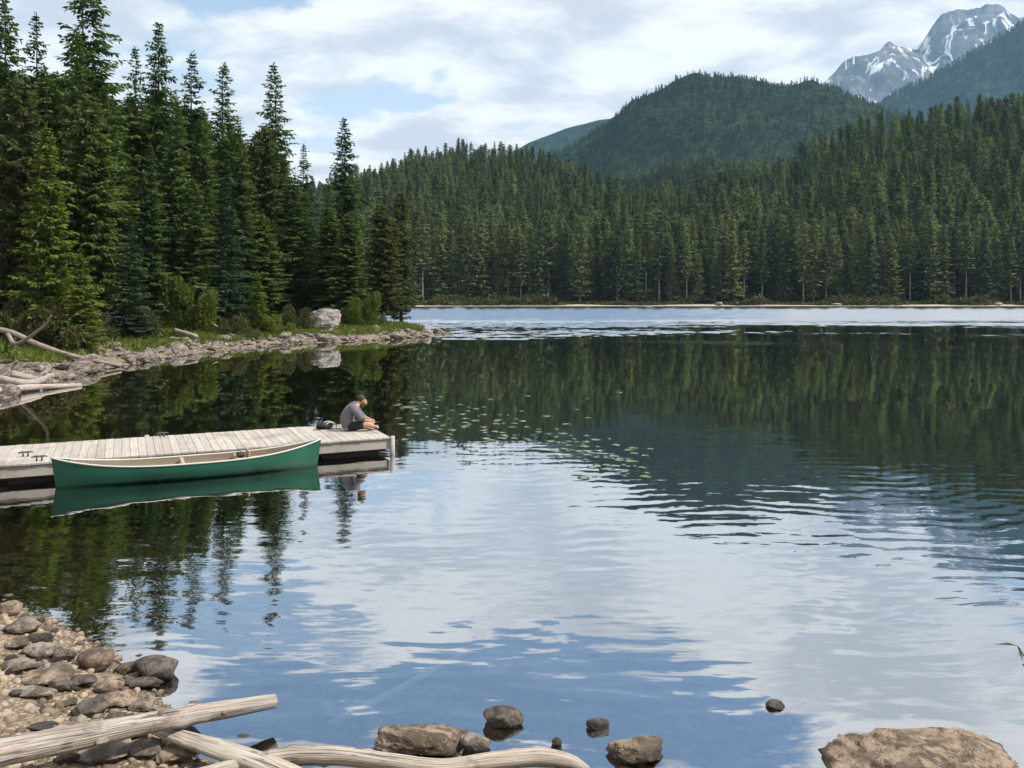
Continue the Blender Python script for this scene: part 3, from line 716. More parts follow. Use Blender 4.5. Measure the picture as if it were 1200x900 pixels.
keepn = (vnoise(xyz(X, Y, .05, 6)) > -.62); X, Y, Z, hs, idx, px_, py_ = (v[keepn] for v in (X, Y, Z, hs, idx, px_, py_)); N = len(X)
pl_ = (q.random(N) < .06) | ((np.abs(px_ - 800) < 110) & (py_ < 268) & (q.random(N) < .33) & (vnoise(xyz(X, Y, .03, 4)) > -.1))
idx = np.where(pl_, len(HILLTREE) + q.integers(0, 2, N), idx)
wd = q.uniform(.8, 1.15, N)
forest('forest', np.stack([X, Y, Z], -1), np.stack([hs * wd, hs * wd, hs], -1), idx, HILLTREE + PALE, 'dense conifer forest covering the near hillside across the lake')

HT2 = [spruce_crown('far_crown', 101 + i, 12, 1.9, M['hillfar'], bare=.02, step=1.1, per=5, tw=.8, bl=1.2, bw=.75, shape=.75, blunt=.2) for i in range(2)]
HT2.append(spruce_crown('far_crown', 105, 12, 2.1, M['olive'], bare=.02, step=1.1, per=5, tw=.8, bl=1.2, bw=.75, shape=.7, blunt=.25))
P2 = [broad('far_pale_crown', 107, M['pale'], 9, 2.6, 160, 1.3)]
def hill_pts(rec, sp, seed, pale):
    o, XX, YY, Z = rec; q = np.random.default_rng(seed)
    ny, nx = XX.shape; P = np.stack([XX, YY, Z], -1)
    tot = (XX.max() - XX.min()) * (YY.max() - YY.min()) * .62 / sp ** 2; n_ = int(tot)
    u = q.random(n_) * (nx - 1.001); v = q.random(n_) * (ny - 1.001) * .64
    i, j = u.astype(int), v.astype(int); fu, fv = (u - i)[:, None], (v - j)[:, None]
    p = (P[j, i] * (1 - fu) + P[j, i + 1] * fu) * (1 - fv) + (P[j + 1, i] * (1 - fu) + P[j + 1, i + 1] * fu) * fv
    p[:, 2] -= .3
    sc = q.uniform(.7, 1.25, n_); wd = q.uniform(.85, 1.2, n_)
    pm = pale(p, q); idx = np.where(pm, 3, np.where((vnoise(p * .005 + 3) + q.normal(0, .25, n_)) > .12, 2, q.integers(0, 2, n_)))
    return p, np.stack([sc * wd, sc * wd, sc], -1), idx
p, s_, i_ = hill_pts(HILL, 6.6, 31, lambda p, q: (vnoise(p * .006) > .35) & (q.random(len(p)) < .25))
forest('hill_forest', p, s_ * .8, i_, HT2 + P2, 'conifer forest covering the round hill in the middle distance')
p, s_, i_ = hill_pts(RIDGE, 15, 35, lambda p, q: q.random(len(p)) < .02)
forest('ridge_forest', p, s_ * 1.7, i_, HT2 + P2, 'blue green forest on the steep slope below the snowy mountain')
p, s_, i_ = hill_pts(KNOLL, 6.0, 33, lambda p, q: (vnoise(p * .02) > -.25) & (q.random(len(p)) < .5))
forest('knoll_forest', p, s_ * .9, i_, HT2 + P2, 'paler mixed woods on the low knoll before the round hill')

# ------------------------------------------------------------------ shrubs and ground cover
WIL = [(leaf_cloud('foliage', 201 + i, [(q_.normal(0, .42), q_.normal(0, .42), h_, .30 + .1 * q_.random(), .30 + .1 * q_.random(), .34 + .2 * q_.random()) for q_ in [np.random.default_rng(240 + i)] for h_ in (.3, .35, .4, .5, .6, .7, .8, .95, 1.05, 1.2, 1.35, 1.55)], 4600, M['willow'], .17, .055, .8, .1), stems_mesh('stems', 221 + i, 9, 1.4, .7, .025, M['bark'])) for i in range(3)]
BRU = [(leaf_cloud('foliage', 211 + i, [(q_.normal(0, .5), q_.normal(0, .5), h_, .36 + .1 * q_.random(), .36 + .1 * q_.random(), .26 + .2 * q_.random()) for q_ in [np.random.default_rng(260 + i)] for h_ in (.25, .3, .35, .4, .5, .6, .7, .85, 1.0, 1.15)], 3600, M['brush'], .15, .07, .3, .1), stems_mesh('stems', 231 + i, 9, 1.1, .8, .025, M['bark'])) for i in range(2)]
def shrub(kd, px, py, w_px, h_px, label, group=None, name='shrub'):
    p = on_ground(px, py); k_ = p.y / FPX
    o = link(name, None, None, (p.x, p.y, p.z - .05), (0, 0, random.random() * 6.28)); tag(o, label, 'shrub', group)
    s = (w_px * k_ / 2.2, w_px * k_ / 2.2, h_px * k_ / 1.7)
    for nm, me in (('stems', kd[1]), ('foliage', kd[0])): link(nm, me, o, scale=s)
    return o
for kd, px, py, wd, ht, lb in [
    (WIL[0], 203, 390, 46, 56, 'lime green shrub on the bank above the stones, left of the blue green spruce'),
    (WIL[1], 238, 392, 48, 50, 'bright green leafy shrub on the bank right behind the yellowish fallen log'),
    (BRU[0], 172, 396, 58, 42, 'dull green brushwood at the grove edge between the short bluish spruce and the lime shrub'),
    (WIL[2], 412, 385, 34, 32, 'fresh green willow bush just right of the big pale boulder'),
    (WIL[0], 436, 384, 34, 36, 'green willow bush at the very end of the wooded point'),
    (BRU[1], 405, 372, 46, 44, 'olive brush behind the willows at the right of the big boulder'),
    (BRU[0], 345, 388, 34, 36, 'brownish shrub close to the left side of the big pale boulder'),
    (WIL[1], 322, 394, 40, 22, 'low green bush on the bank between the lime sapling and the boulder'),
    (BRU[1], 60, 410, 70, 62, 'tangled green bush behind the bleached bent snag at the far left'),
    (BRU[0], 108, 404, 56, 50, 'dense green bush under the low bright cedar beside the grass patch'),
    (BRU[0], 18, 404, 60, 60, 'dark brush at the left picture edge behind the long fallen trunk'),
    (BRU[1], 275, 396, 40, 30, 'dull green bush just above the stones right of the bright bank shrubs'),
    (WIL[2], 462, 372, 20, 18, 'small pale green bush by the rock at the water behind the wooded point'),
    (BRU[1], 215, 372, 60, 52, 'grey green brush in the shade of the grove behind the lime shrub')]:
    shrub(kd, px, py, wd, ht, lb)

def blades(name, P, hgt, wid, mat, seed, lean=.35):
    q = np.random.default_rng(seed); n_ = len(P)
    d_ = unit(np.stack([q.normal(0, lean, n_), q.normal(0, lean, n_), np.ones(n_)], -1)); sv = unit(np.cross(d_, q.normal(0, 1, (n_, 3))))
    return card_mesh(name, [cards(P, d_, sv, hgt * q.uniform(.5, 1.3, n_), wid * q.uniform(.6, 1.4, n_), np.clip(q.normal(.5, .2, n_), 0, 1), .25)], mat)
q = np.random.default_rng(61)
def scatter(n_, x0, x1, y0, y1, dmin, dmax, cond=None):
    X = q.uniform(x0, x1, n_); Y = q.uniform(y0, y1, n_); D = -lake_sd(X, Y); kp = (D > dmin) & (D < dmax)
    if cond is not None: kp &= cond(X, Y, D)
    X, Y = X[kp], Y[kp]; return np.stack([X, Y, height(X, Y) - .02], -1)
P = scatter(90000, -26, -6, 34, 84, 1.9, 9, lambda X, Y, D: vnoise(xyz(X, Y, .35)) + .5 * vnoise(xyz(X, Y, 1.3, 5)) > .0)
stuff(link('grass', blades('grass', P, .6, .06, M['grass'], 62)), 'bright green grass on the bank between the stones and the trees', 'grass')
P = scatter(42000, -40, -6, 32, 92, 4.5, 26)
stuff(link('undergrowth', blades('undergrowth', P, .55, .22, M['brush'], 63, .9)), 'low leafy undergrowth beneath the trees of the left shore', 'undergrowth')
X = q.uniform(-45, 150, 46000); Y = q.uniform(211, 226, 46000); D = -lake_sd(X, Y); kp = (D > 1.6) & (vnoise(xyz(X, Y, .12, 9)) + .22 * D > .5); X, Y = X[kp], Y[kp]
me = blades('far_undergrowth', np.stack([X, Y, height(X, Y) + .8 * np.clip(vnoise(xyz(X, Y, .22, 4)) + .25, 0, 1) * q.random(len(X)) * 3.2], -1), 1.1, .55, M['brush'], 64, .9)
stuff(link('undergrowth', me), 'green bushes and grass along the pale beach of the far shore', 'undergrowth')

# ------------------------------------------------------------------ rocks
from mathutils import noise as mn
import bmesh
def ico(sub):
    b = bmesh.new(); bmesh.ops.create_icosphere(b, subdivisions=sub, radius=1)
    V = np.array([v.co[:] for v in b.verts]); F = np.array([[v.index for v in f.verts] for f in b.faces]); b.free(); return V, F
ICO = {s: ico(s) for s in (1, 2, 3, 4, 5)}
def rock_shape(seed, sub=4, planes=11, rough=.17, soft=.035, flat=0.0):
    """a stone with broken faces: a ball cut by planes, then weathered"""
    r = np.random.default_rng(seed); V, F = ICO[sub]; V = V.copy()
    nrm = unit(r.normal(0, 1, (planes, 3)) * [1, 1, .8 + flat]); dist = r.uniform(.62, .95, planes)
    dt = V @ nrm.T; rad = np.where(dt > .05, dist / np.maximum(dt, .05), 9)
    rad = -soft * .5 * np.log(np.exp(-np.minimum(rad, 3) / (soft * .5)).sum(1) + np.exp(-1.05 / (soft * .5)))
    P = V * rad[:, None]
    P *= (1 + rough * fbm(P * 2.1 + seed * 3.7, 5, .55) + rough * .4 * fbm(P * 6 + seed, 4, .6, True))[:, None]
    lo, hi = P.min(0), P.max(0); return (P - (lo + hi) / 2) / ((hi - lo) / 2), F
def blocky(seed, dims, sub=5, p=.55):
    V, F = rock_shape(seed, sub, planes=16, rough=.10, soft=.04, flat=.4)
    V = np.sign(V) * np.abs(V) ** p * .9
    V *= (1 + .13 * fbm(V * 1.8 + seed, 5, .58) + .10 * fbm(V * [2.2, 2.2, 6] + 9, 4, .6, True) + .05 * fbm(V * 7 + 3, 4, .6, True))[:, None]
    return V / np.abs(V).max(0) * (np.array(dims) / 2), F
def rock_obj(name, seed, x, y, z, dims, mat, rot=0.0, sub=4, tilt=(0, 0), mesh=None, **kw):
    """dims: whole width, depth, height; z: its middle"""
    if mesh is None:
        V, F = rock_shape(seed, sub, **kw); V = V * (np.array(dims) / 2)
        mesh = mesh_np(name, V, F, [M[mat]], True); sc = None
    else: sc = tuple(v / 2 for v in dims)
    return link(name, mesh, None, (x, y, z), (tilt[0], tilt[1], rot), sc)

FG = [  # px and py of the middle of the foot, width and height in the photo, depth/width, material, sunk share, label, extra
    (490, 890, 116, 46, .62, 'rock', .30, 'broad tan rock with a dark hollow face, half in the water behind the bottom log', dict(planes=14, rough=.2)),
    (590, 854, 49, 27, .7, 'rockdark', .25, 'dark peaked rock standing alone in the water right of the broad tan rock', dict(planes=9, rough=.08)),
    (557, 884, 35, 23, .8, 'rockgrey', .2, 'small grey rounded rock touching the broad tan rock at its right', dict()),
    (701, 856, 28, 15, .6, 'rockdark', .3, 'small slanted brown stone in the water, above the low tan rock', dict(flat=.5)),
    (750, 898, 72, 30, .7, 'rock', .25, 'low tan wedge of rock at the lower picture edge left of the great flat boulder', dict(planes=10)),
    (911, 832, 23, 12, .8, 'rockdark', .35, 'tiny black rock poking from open water far from the others', dict()),
    (174, 800, 56, 36, .7, 'rockdark', .22, 'dark brown angular rock in the water at the outer end of the stony shore', dict(planes=9, rough=.08)),
    (164, 808, 48, 18, .6, 'rockdark', .3, 'low dark ledge of rock at the foot of the dark angular rock', dict(flat=.6)),
    (106, 786, 44, 30, .8, 'rock', .15, 'smooth rounded tan stone at the water line of the stony shore', dict(planes=8, rough=.05, soft=.3)),
    (122, 814, 36, 22, .8, 'rock', .2, 'tan stone with a dark side beside the pool behind the flat stones', dict(planes=9)),
    (88, 808, 40, 20, .7, 'rockdark', .2, 'dark flat stone wedged behind the tan stone by the pool', dict(flat=.5)),
    (130, 830, 54, 20, .6, 'rock', .15, 'flat tan slab of stone pointing to the water above the long log', dict(flat=.8, planes=8)),
    (162, 834, 32, 18, .8, 'rockgrey', .2, 'small grey stone at the water just above the long log', dict()),
    (45, 806, 64, 22, .8, 'rock', .1, 'wide flat topped tan stone in the middle of the stony shore', dict(flat=.9, planes=8)),
    (64, 812, 30, 22, .8, 'rockgrey', .2, 'grey angular stone in front of the wide flat topped stone', dict()),
    (28, 818, 72, 16, .35, 'rockgrey', .1, 'long narrow grey slab lying in front of the wide flat topped stone', dict(flat=.9, planes=8)),
    (44, 772, 52, 22, .6, 'rockgrey', .1, 'tilted grey slab of stone propped on others at the shore', dict(flat=.7, planes=8)),
    (72, 778, 26, 26, .7, 'rockgrey', .1, 'upright grey stone leaning at the right end of the tilted slab', dict(planes=8)),
    (20, 786, 50, 18, .6, 'rockgrey', .15, 'dark edged grey stone below the tilted slab', dict(planes=9)),
    (64, 790, 32, 16, .8, 'rockgrey', .15, 'small flat grey stone under the tilted slab', dict(flat=.6)),
    (18, 744, 40, 24, .8, 'rockgrey', .15, 'rounded grey boulder near the left edge at the upper end of the stony shore', dict(planes=9)),
    (8, 722, 26, 22, .8, 'rock', .2, 'brown stone at the left picture edge farthest along the stony shore', dict()),
    (16, 762, 28, 18, .8, 'rock', .15, 'small brown stone below the rounded grey boulder', dict()),
    (38, 752, 20, 12, .8, 'rockdark', .2, 'small dark stone in the shallows right of the rounded grey boulder', dict()),
    (14, 792, 26, 16, .8, 'rock', .1, 'pale brown stone at the left edge above the long narrow slab', dict()),
    (100, 842, 44, 26, .8, 'rockdark', .2, 'dark broken stone among the pebbles above the long log', dict(rough=.2)),
    (44, 858, 34, 12, .7, 'rockdark', .2, 'dark stone half buried in the pebbles against the long log', dict()),
    (160, 890, 50, 22, .8, 'rockgrey', .1, 'grey stone under the long log beside the split plank', dict(planes=9)),
    (200, 898, 56, 20, .8, 'rock', .1, 'brown stone at the bottom edge left of the bent pale log', dict(planes=9)),
    (112, 898, 60, 26, .8, 'rockgrey', .1, 'grey stone beneath the near end of the long log at the bottom edge', dict()),
    (215, 872, 34, 24, .8, 'rockdark', .1, 'dark stone holding up the split plank under the long log', dict()),
    (150, 868, 40, 20, .8, 'rockdark', .1, 'dark stone in the shade under the middle of the long log', dict()),
]
for i, (px, py, wd, ht, dr, mt, sk, lb, kw) in enumerate(FG):
    p = on_ground(px, py); k_ = p.y / FPX; W_, H_ = wd * k_, ht * k_ * 1.05
    D_ = W_ * dr; H_ = max(.5 * H_, H_ - .30 * D_) * (.85 if px < 180 else 1)
    o = rock_obj('rock', 300 + i, p.x, p.y + D_ * .42, p.z + H_ * (.5 - sk * .5) , (W_, D_, H_ * (1 + sk)), mt, random.uniform(-.15, .15), 5 if wd > 70 else 4, **kw)
    tag(o, lb, 'rock')
MID = [mesh_np('beach_stone', *rock_shape(330 + i, 4, planes=9, rough=.12), [M[('rock', 'rockgrey', 'rockdark')[i % 3]]], True) for i in range(9)]
q = np.random.default_rng(55); taken = []; n = 0; tries = 0
while n < 34 and tries < 3000:
    tries += 1; x, y = q.uniform(-6.2, -1.6), q.uniform(5.4, 9.6); D = -lake_sd(np.array([x]), np.array([y]))[0]; S_ = q.uniform(.06, .17)
    px = 600 + 1000 * x / y
    if not -.12 < D < 1.3 or px < -25 or any(math.hypot(x - a, y - b) < (S_ + c_) * .45 for a, b, c_ in taken): continue
    taken.append((x, y, S_)); n += 1
    o = rock_obj('stone', 0, x, y, ground_z(x, y) + S_ * .1, (S_ * q.uniform(1, 1.5), S_, S_ * q.uniform(.45, .8)), '', q.random() * 6.28, mesh=MID[n % 9], tilt=(q.normal(0, .2), q.normal(0, .2)))
    tag(o, 'small loose stone among the bigger rocks of the near stony shore', 'stone', 'loose stones of the near shore')
# the great flat-topped boulder at the lower right
p = at(1072, 905, 0)
V, F = blocky(351, (1.34, .60, .54), p=.45)
tag(link('boulder', mesh_np('boulder', V, F, [M['rock']], True), None, (p.x - .06, 5.80, .03)), 'great flat topped tan boulder with cracks at the lower right edge of the water', 'boulder')
# the pale boulder on the point
p = on_ground(378, 387); k_ = p.y / FPX
V, F = blocky(372, (42 * k_, 30 * k_, 31 * k_), p=.78)
tag(link('boulder', mesh_np('boulder', V, F, [M['boulder']], True), None, (p.x, p.y + .8, p.z + 11 * k_), (.06, -.12, .25)), 'big pale grey boulder on the wooded point with a flat sunlit top', 'boulder')

# stones along the left shore
RK = []
for i in range(9):
    V, F = rock_shape(400 + i, 3, planes=9, rough=.10, soft=.05, flat=.5); RK.append(mesh_np('shore_stone', V, F, [M['shorerock']], True))
seg = [(a, b) for a, b in zip(LAKE[14:28], LAKE[15:29])]
q = np.random.default_rng(77); n = 0; placed = []
names = [('left stretch', 'stone on the left stretch of the far stony bank below the fallen trunk', 'stones of the left shore below the fallen trunk'),
         ('mid', 'stone in the belt along the left shore below the grassy bank', 'stones of the left shore below the grassy bank'),
         ('tip', 'stone on the low spit of stones that ends the wooded point', 'stones of the spit at the wooded point')]
tries = 0
while n < 230 and tries < 9000:
    tries += 1
    u = q.random(); px = -40 + 570 * u
    fr_ = q.random() ** 1.6
    base = np.interp(px, [-40, 0, 60, 95, 150, 250, 350, 440, 500, 528], [475, 466, 452, 438, 427, 411, 402, 398.5, 394.5, 391.5])
    band = np.interp(px, [-40, 0, 100, 150, 250, 330, 440, 480, 528], [62, 56, 30, 20, 20, 14, 12, 8, 2.5])
    p = on_ground(px, base - fr_ * band); k_ = p.y / FPX
    S_ = q.uniform(.28, .75) * (1 + (q.random() < .15) * q.uniform(.4, 1.0)) * np.interp(px, [0, 150, 500, 530], [1.0, 1.0, .95, .7])
    if any(math.hypot(p.x - a, p.y - b) < (S_ + s) * .36 for a, b, s in placed): continue
    placed.append((p.x, p.y, S_)); n += 1
    lb = names[0 if px < 110 else (1 if px < 440 else 2)]
    o = rock_obj('stone', 0, p.x, p.y, p.z + S_ * .10, (S_ * q.uniform(1, 1.5), S_ * q.uniform(.7, 1.0), S_ * q.uniform(.4, .75)), '', q.random() * 6.28, mesh=RK[n % 9], tilt=(q.normal(0, .25), q.normal(0, .25)))
    tag(o, lb[1], 'stone', lb[2])
# a few pale rocks on the beach across the lake
for px, py, wd, ht, lb in [(1170, 357.5, 9, 4, 'pale rock on the far beach near the right edge of the picture'), (842, 357.5, 10, 4.5, 'largest pale rock on the far beach below the middle of the round hill'), (980, 357.6, 12, 3, 'long low pale rock on the far beach right of the largest one'), (452, 362, 14, 9, 'pale grey rock at the water behind the end of the wooded point')]:
    p = on_ground(px, py); k_ = p.y / FPX
    tag(rock_obj('rock', int(px), p.x, p.y, p.z + ht * k_ * .3, (wd * k_, wd * k_ * .6, ht * k_), 'boulder', 0, 3), lb, 'rock')
# pebbles of the near beach
q = np.random.default_rng(81)
def pebble_mesh(name, P, sizes, mat):
    V0, F0 = ICO[1]; Vs, Fs, T = [], [], []
    for i, (p, s) in enumerate(zip(P, sizes)):
        R_ = Matrix.Rotation(q.random() * 6.28, 3, 'Z'); v = V0 * (1 + q.normal(0, .13, (len(V0), 1))) * (s * np.array([q.uniform(.8, 1.3), q.uniform(.7, 1), q.uniform(.45, .75)]))
        Vs.append(v @ np.array(R_).T + p); Fs.append(F0 + i * len(V0)); T.append(np.full(len(V0), q.random()))
    return mesh_np(name, np.concatenate(Vs), np.concatenate(Fs), [mat], True, {'tone': np.concatenate(T)})
m, kk = material('pebbles'); t = kk.new('ShaderNodeAttribute', attribute_name='tone').outputs['Fac']; o_ = kk.new('ShaderNodeTexCoord').outputs['Object']
c = kk.mix(kk.ramp(t, 0, .7), (.11, .085, .06), (.36, .285, .21)); c = kk.mix(kk.ramp(t, .75, .95, 0, .8), c, (.20, .18, .165))
wz = kk.sep(kk.new('ShaderNodeNewGeometry').outputs['Position'])[2]
c = kk.mix(kk.ramp(wz, .0, .05, .8, 0), c, kk.mix(1.0, c, (.2, .18, .16), 'MULTIPLY'))
c = kk.mix(kk.ramp(kk.noise(o_, 60, 3), .45, .7, 0, .4), c, (.10, .085, .07)); finish(kk, c, .85, .25); M['pebble'] = m
X = q.uniform(-7, -1.2, 9000); Y = q.uniform(4.6, 11, 9000); D = -lake_sd(X, Y); kp = (D > -.5) & (D < 3.0) & (X / Y > -.72); X, Y = X[kp], Y[kp]
stuff(link('pebbles', pebble_mesh('pebbles', np.stack([X, Y, height(X, Y)], -1), .012 + .05 * q.random(len(X)) ** 3, M['pebble'])), 'tan pebbles and gravel covering the near beach', 'pebbles')
X = q.uniform(-9, 3, 5200); Y = q.uniform(5.6, 15, 5200); D = lake_sd(X, Y); kp = (D > .1) & (D < 4.2) & (q.random(5200) < 1.1 - D * .24); X, Y = X[kp], Y[kp]
stuff(link('lakebed_pebbles', pebble_mesh('lakebed_pebbles', np.stack([X, Y, height(X, Y)], -1), .03 + .11 * q.random(len(X)) ** 2.5, M['pebble'])), 'drowned brown stones on the lake bed off the near shore', 'pebbles')
X = q.uniform(-20, -4, 7000); Y = q.uniform(20, 72, 7000); D = -lake_sd(X, Y); kp = (D > -.25) & (D < 4.5); X, Y = X[kp], Y[kp]
me = pebble_mesh('shore_gravel', np.stack([X, Y, height(X, Y)], -1), .06 + .14 * q.random(len(X)) ** 2, M['shorerock'])
stuff(link('gravel', me), 'small pale stones and gravel along the left shore', 'gravel')

# ------------------------------------------------------------------ driftwood
def log(name, pts, rad, mat, label, cat='log', seed=1, bumps=.05, knots=6, nseg=18, step=.05, squash=None, splits=()):
    """a bare weathered trunk through the given points with knots and a worn end"""
    r = np.random.default_rng(seed); P = np.array(pts, float); L = np.concatenate([[0], np.cumsum(np.linalg.norm(np.diff(P, axis=0), axis=1))])
    n_ = max(6, int(L[-1] / step)); s = np.linspace(0, L[-1], n_)
    def cub(c): 
        g = np.gradient(c, L); i = np.clip(np.searchsorted(L, s, 'right') - 1, 0, len(L) - 2); h = L[i + 1] - L[i]; t = (s - L[i]) / h
        return (2*t**3-3*t**2+1)*c[i] + (t**3-2*t**2+t)*h*g[i] + (-2*t**3+3*t**2)*c[i+1] + (t**3-t**2)*h*g[i+1]
    C = np.stack([cub(P[:, i]) for i in range(3)], -1); R_ = np.interp(s, L, rad)
    V, F, T, UV = tube(C, R_, nseg); nv = n_ * nseg
    c = np.repeat(C, nseg, 0); d_ = V[:nv] - c; th = np.tile(np.arange(nseg), n_); 
    q_ = np.stack([np.repeat(s, nseg) * 1.6, np.cos(th * 6.283 / nseg) * .9 + seed, np.sin(th * 6.283 / nseg) * .9], -1)
    f = 1 + bumps * 2.4 * fbm(q_, 3) + bumps * .9 * fbm(q_ * [.5, 5, 5], 3, .6, True)
    for _ in range(knots):
        ks, kt = r.uniform(0, L[-1]), r.uniform(0, 6.28); da = np.angle(np.exp(1j * (th * 6.283 / nseg - kt)))
        f += .28 * np.exp(-((np.repeat(s, nseg) - ks) / (np.mean(R_) * .5)) ** 2 - (da / .35) ** 2)
    d2 = d_ * f[:, None]
    if squash: d2[:, 2] *= squash
    V[:nv] = c + d2
    o = link(name, mesh_np(name, V, [F, T], [M[mat]], True, uv=UV)); tag(o, label, cat); return o
def stub(o, px, py, z, d_, r0):
    b = np.array(at(px, py, z)); d_ = np.array(d_, float); q_ = np.random.default_rng(int(px))
    V, F, T, UV = tube([b - d_ * .5, b + d_ * .45, b + d_], [r0 * 1.35, r0, r0 * .7], 9, .08, q_)
    link('knot_stub', mesh_np('knot_stub', V, [F, T], [M['driftdark']], True, uv=UV), o)
def lp(px, py, z): return tuple(at(px, py, z))
lg = log('driftwood_log', [lp(-60, 896, .52), lp(0, 882, .45), lp(80, 866, .40), lp(165, 849, .33), lp(240, 835, .25), lp(305, 824, .19), lp(322, 821, .175)], [.092, .088, .082, .075, .068, .058, .05], 'drift',
    'long weathered grey log slanting from the lower left corner out over the water', seed=3, bumps=.09, knots=22)
for a in ((62, 862, .44, (.01, .03, .05), .022), (186, 838, .37, (.03, .02, .045), .016), (262, 836, .26, (.02, -.05, .03), .014), (120, 868, .36, (-.02, -.05, .01), .02)): stub(lg, *a)
log('split_log', [lp(165, 846, .16), lp(205, 862, .17), lp(250, 876, .17), lp(312, 896, .16), lp(345, 910, .15)], [.04, .07, .085, .09, .085], 'driftpale',
    'broad flat split piece of pale driftwood running under the long log to the bottom edge', seed=5, bumps=.04, knots=3, squash=.5)
log('driftwood_log', [lp(225, 912, .10), lp(285, 897, .13), lp(335, 887, .15), (at(390, 885, .16)), lp(450, 892, .15), lp(520, 899, .12), lp(585, 891, .13), lp(640, 888, .12), lp(672, 894, .09), lp(690, 902, .05)], [.05, .058, .062, .062, .055, .055, .06, .06, .045, .02], 'driftpale',
    'bent bleached log lying along the bottom edge of the picture', seed=8, bumps=.06, knots=8)
log('stick_stub', [lp(653, 905, -.2), lp(653, 886, .05), lp(652, 876, .10), lp(653, 868, .145), lp(654, 865, .155)], [.018, .02, .035, .033, .012], 'darkwood', 'small black knobbly stick end standing up behind the bent bleached log', 'stick', seed=2, bumps=.12, knots=2, step=.012)
log('sunken_pole', [lp(385, 850, -.12), lp(440, 822, -.22), lp(545, 765, -.42)], [.035, .035, .028], 'driftpale', 'pale thin pole lying under the clear water above the broad tan rock', 'pole', seed=6, step=.1)
# on the left shore
g = lambda px, py, dz=0.0: (lambda p: (p.x, p.y, p.z + dz))(on_ground(px, py))
log('fallen_log', [g(-20, 402, .75), g(5, 405, .7), g(45, 417, .5), g(90, 427, .32), g(142, 432, .12)], [.13, .13, .12, .10, .07], 'driftdark', 'long grey fallen trunk slanting down the stones to the water at the far left', seed=12, step=.3, knots=6)
log('bleached_snag', [g(8, 404, .5), tuple(at(30, 398, 1.4)), tuple(at(48, 385, 1.9)), tuple(at(60, 370, 2.5))], [.10, .075, .06, .03], 'driftdark', 'bleached bent snag curving up in front of the green bush at the far left', seed=13, step=.2, knots=3)
log('driftwood_log', [g(-20, 440, .35), g(12, 447, .25), g(55, 452, .15)], [.16, .15, .10], 'drift', 'thick grey log on the stones at the left edge above the lowest pale log', seed=14, step=.2)
log('driftwood_log', [g(-30, 452, .4), g(20, 458, .3), g(62, 447, .22)], [.13, .13, .09], 'drift', 'pale grey log crossing the thick grey log on the left shore', seed=15, step=.2)
log('driftwood_log', [g(-30, 470, .2), g(30, 459, .12), g(95, 452.5, .03)], [.12, .12, .07], 'driftpale', 'lowest pale log reaching into the water on the left shore', seed=16, step=.2)
log('fallen_log', [g(236, 388, .9), g(258, 394, .5), g(277, 399, .2)], [.10, .10, .07], 'driftpale', 'yellowish short log leaning on the stones below the bright bank shrubs', seed=17, step=.2)
log('driftwood_log', [g(205, 397, .5), g(230, 402, .4)], [.15, .13], 'drift', 'short thick weathered log on the stones left of the yellowish leaning log', seed=18, step=.2)

# ------------------------------------------------------------------ dock
def box(x0, x1, y0, y1, z0, z1):
    V = np.array([(x, y, z) for x in (x0, x1) for y in (y0, y1) for z in (z0, z1)], float)
    return V, np.array([(0, 1, 3, 2), (4, 6, 7, 5), (0, 4, 5, 1), (2, 3, 7, 6), (0, 2, 6, 4), (1, 5, 7, 3)])
def boxes(name, bs, mat, bev=.006, jit=0.0, seed=1, **kw):
    r = np.random.default_rng(seed); Vs, Fs = [], []
    for i, b in enumerate(bs):
        V, F = box(*b)
        if jit: V[:, 2] += r.normal(0, jit) + (V[:, 1] - V[:, 1].mean()) * r.normal(0, jit * .4); V[:, 1] += r.normal(0, jit * 3)
        Vs.append(V); Fs.append(F + 8 * i)
    me = mesh_np(name, np.concatenate(Vs), np.concatenate(Fs), [mat])
    if bev:
        b = bmesh.new(); b.from_mesh(me); bmesh.ops.bevel(b, geom=b.edges[:], offset=bev, segments=1, affect='EDGES'); b.to_mesh(me); b.free()
    return me
TH = math.radians(24.5); UX = Vector((math.cos(TH), math.sin(TH), 0)); NY = Vector((-math.sin(TH), math.cos(TH), 0))
DC = Vector((-2.54, 17.75, 0)); DZ, DW, DL = .36, 2.1, 13.5
dock = link('dock', None, None, DC, (0, 0, TH)); tag(dock, 'weathered grey wooden dock reaching from the left into the lake', 'dock')
# local x runs back along the dock (negative), y across it to the far side
nb = int(DL / .145); r = np.random.default_rng(4)
link('deck', boxes('deck', [(-.145 * (i + 1) + .004, -.145 * i, -.03, DW + .03, DZ - .04, DZ) for i in range(nb)], M['deck'], .005, .0022), dock)
for y0, y1 in ((0, .05), (DW - .05, DW)):
    for x0, x1 in ((-4.6, -.06), (-9.2, -4.606), (-DL, -9.206)):
        link('side_beam', boxes('side_beam', [(x0, x1, y0, y1, DZ - .245, DZ - .042)], M['beam'], .008), dock)
link('end_beam', boxes('end_beam', [(-.055, -.004, -.005, DW + .005, DZ - .225, DZ - .043)], M['beam'], .008), dock)
for y in (.12, DW / 2, DW - .18):
    link('stringer', boxes('stringer', [(-DL, -.08, y, y + .06, DZ - .30, DZ - .046)], M['darkwood'], 0), dock)
for x in (-.5, -3.2, -6.0, -8.8, -11.6):
    link('float_timber', boxes('float_timber', [(x - .9, x + .3, .14, DW - .14, -.12, DZ - .31)], M['darkwood'], .01), dock)
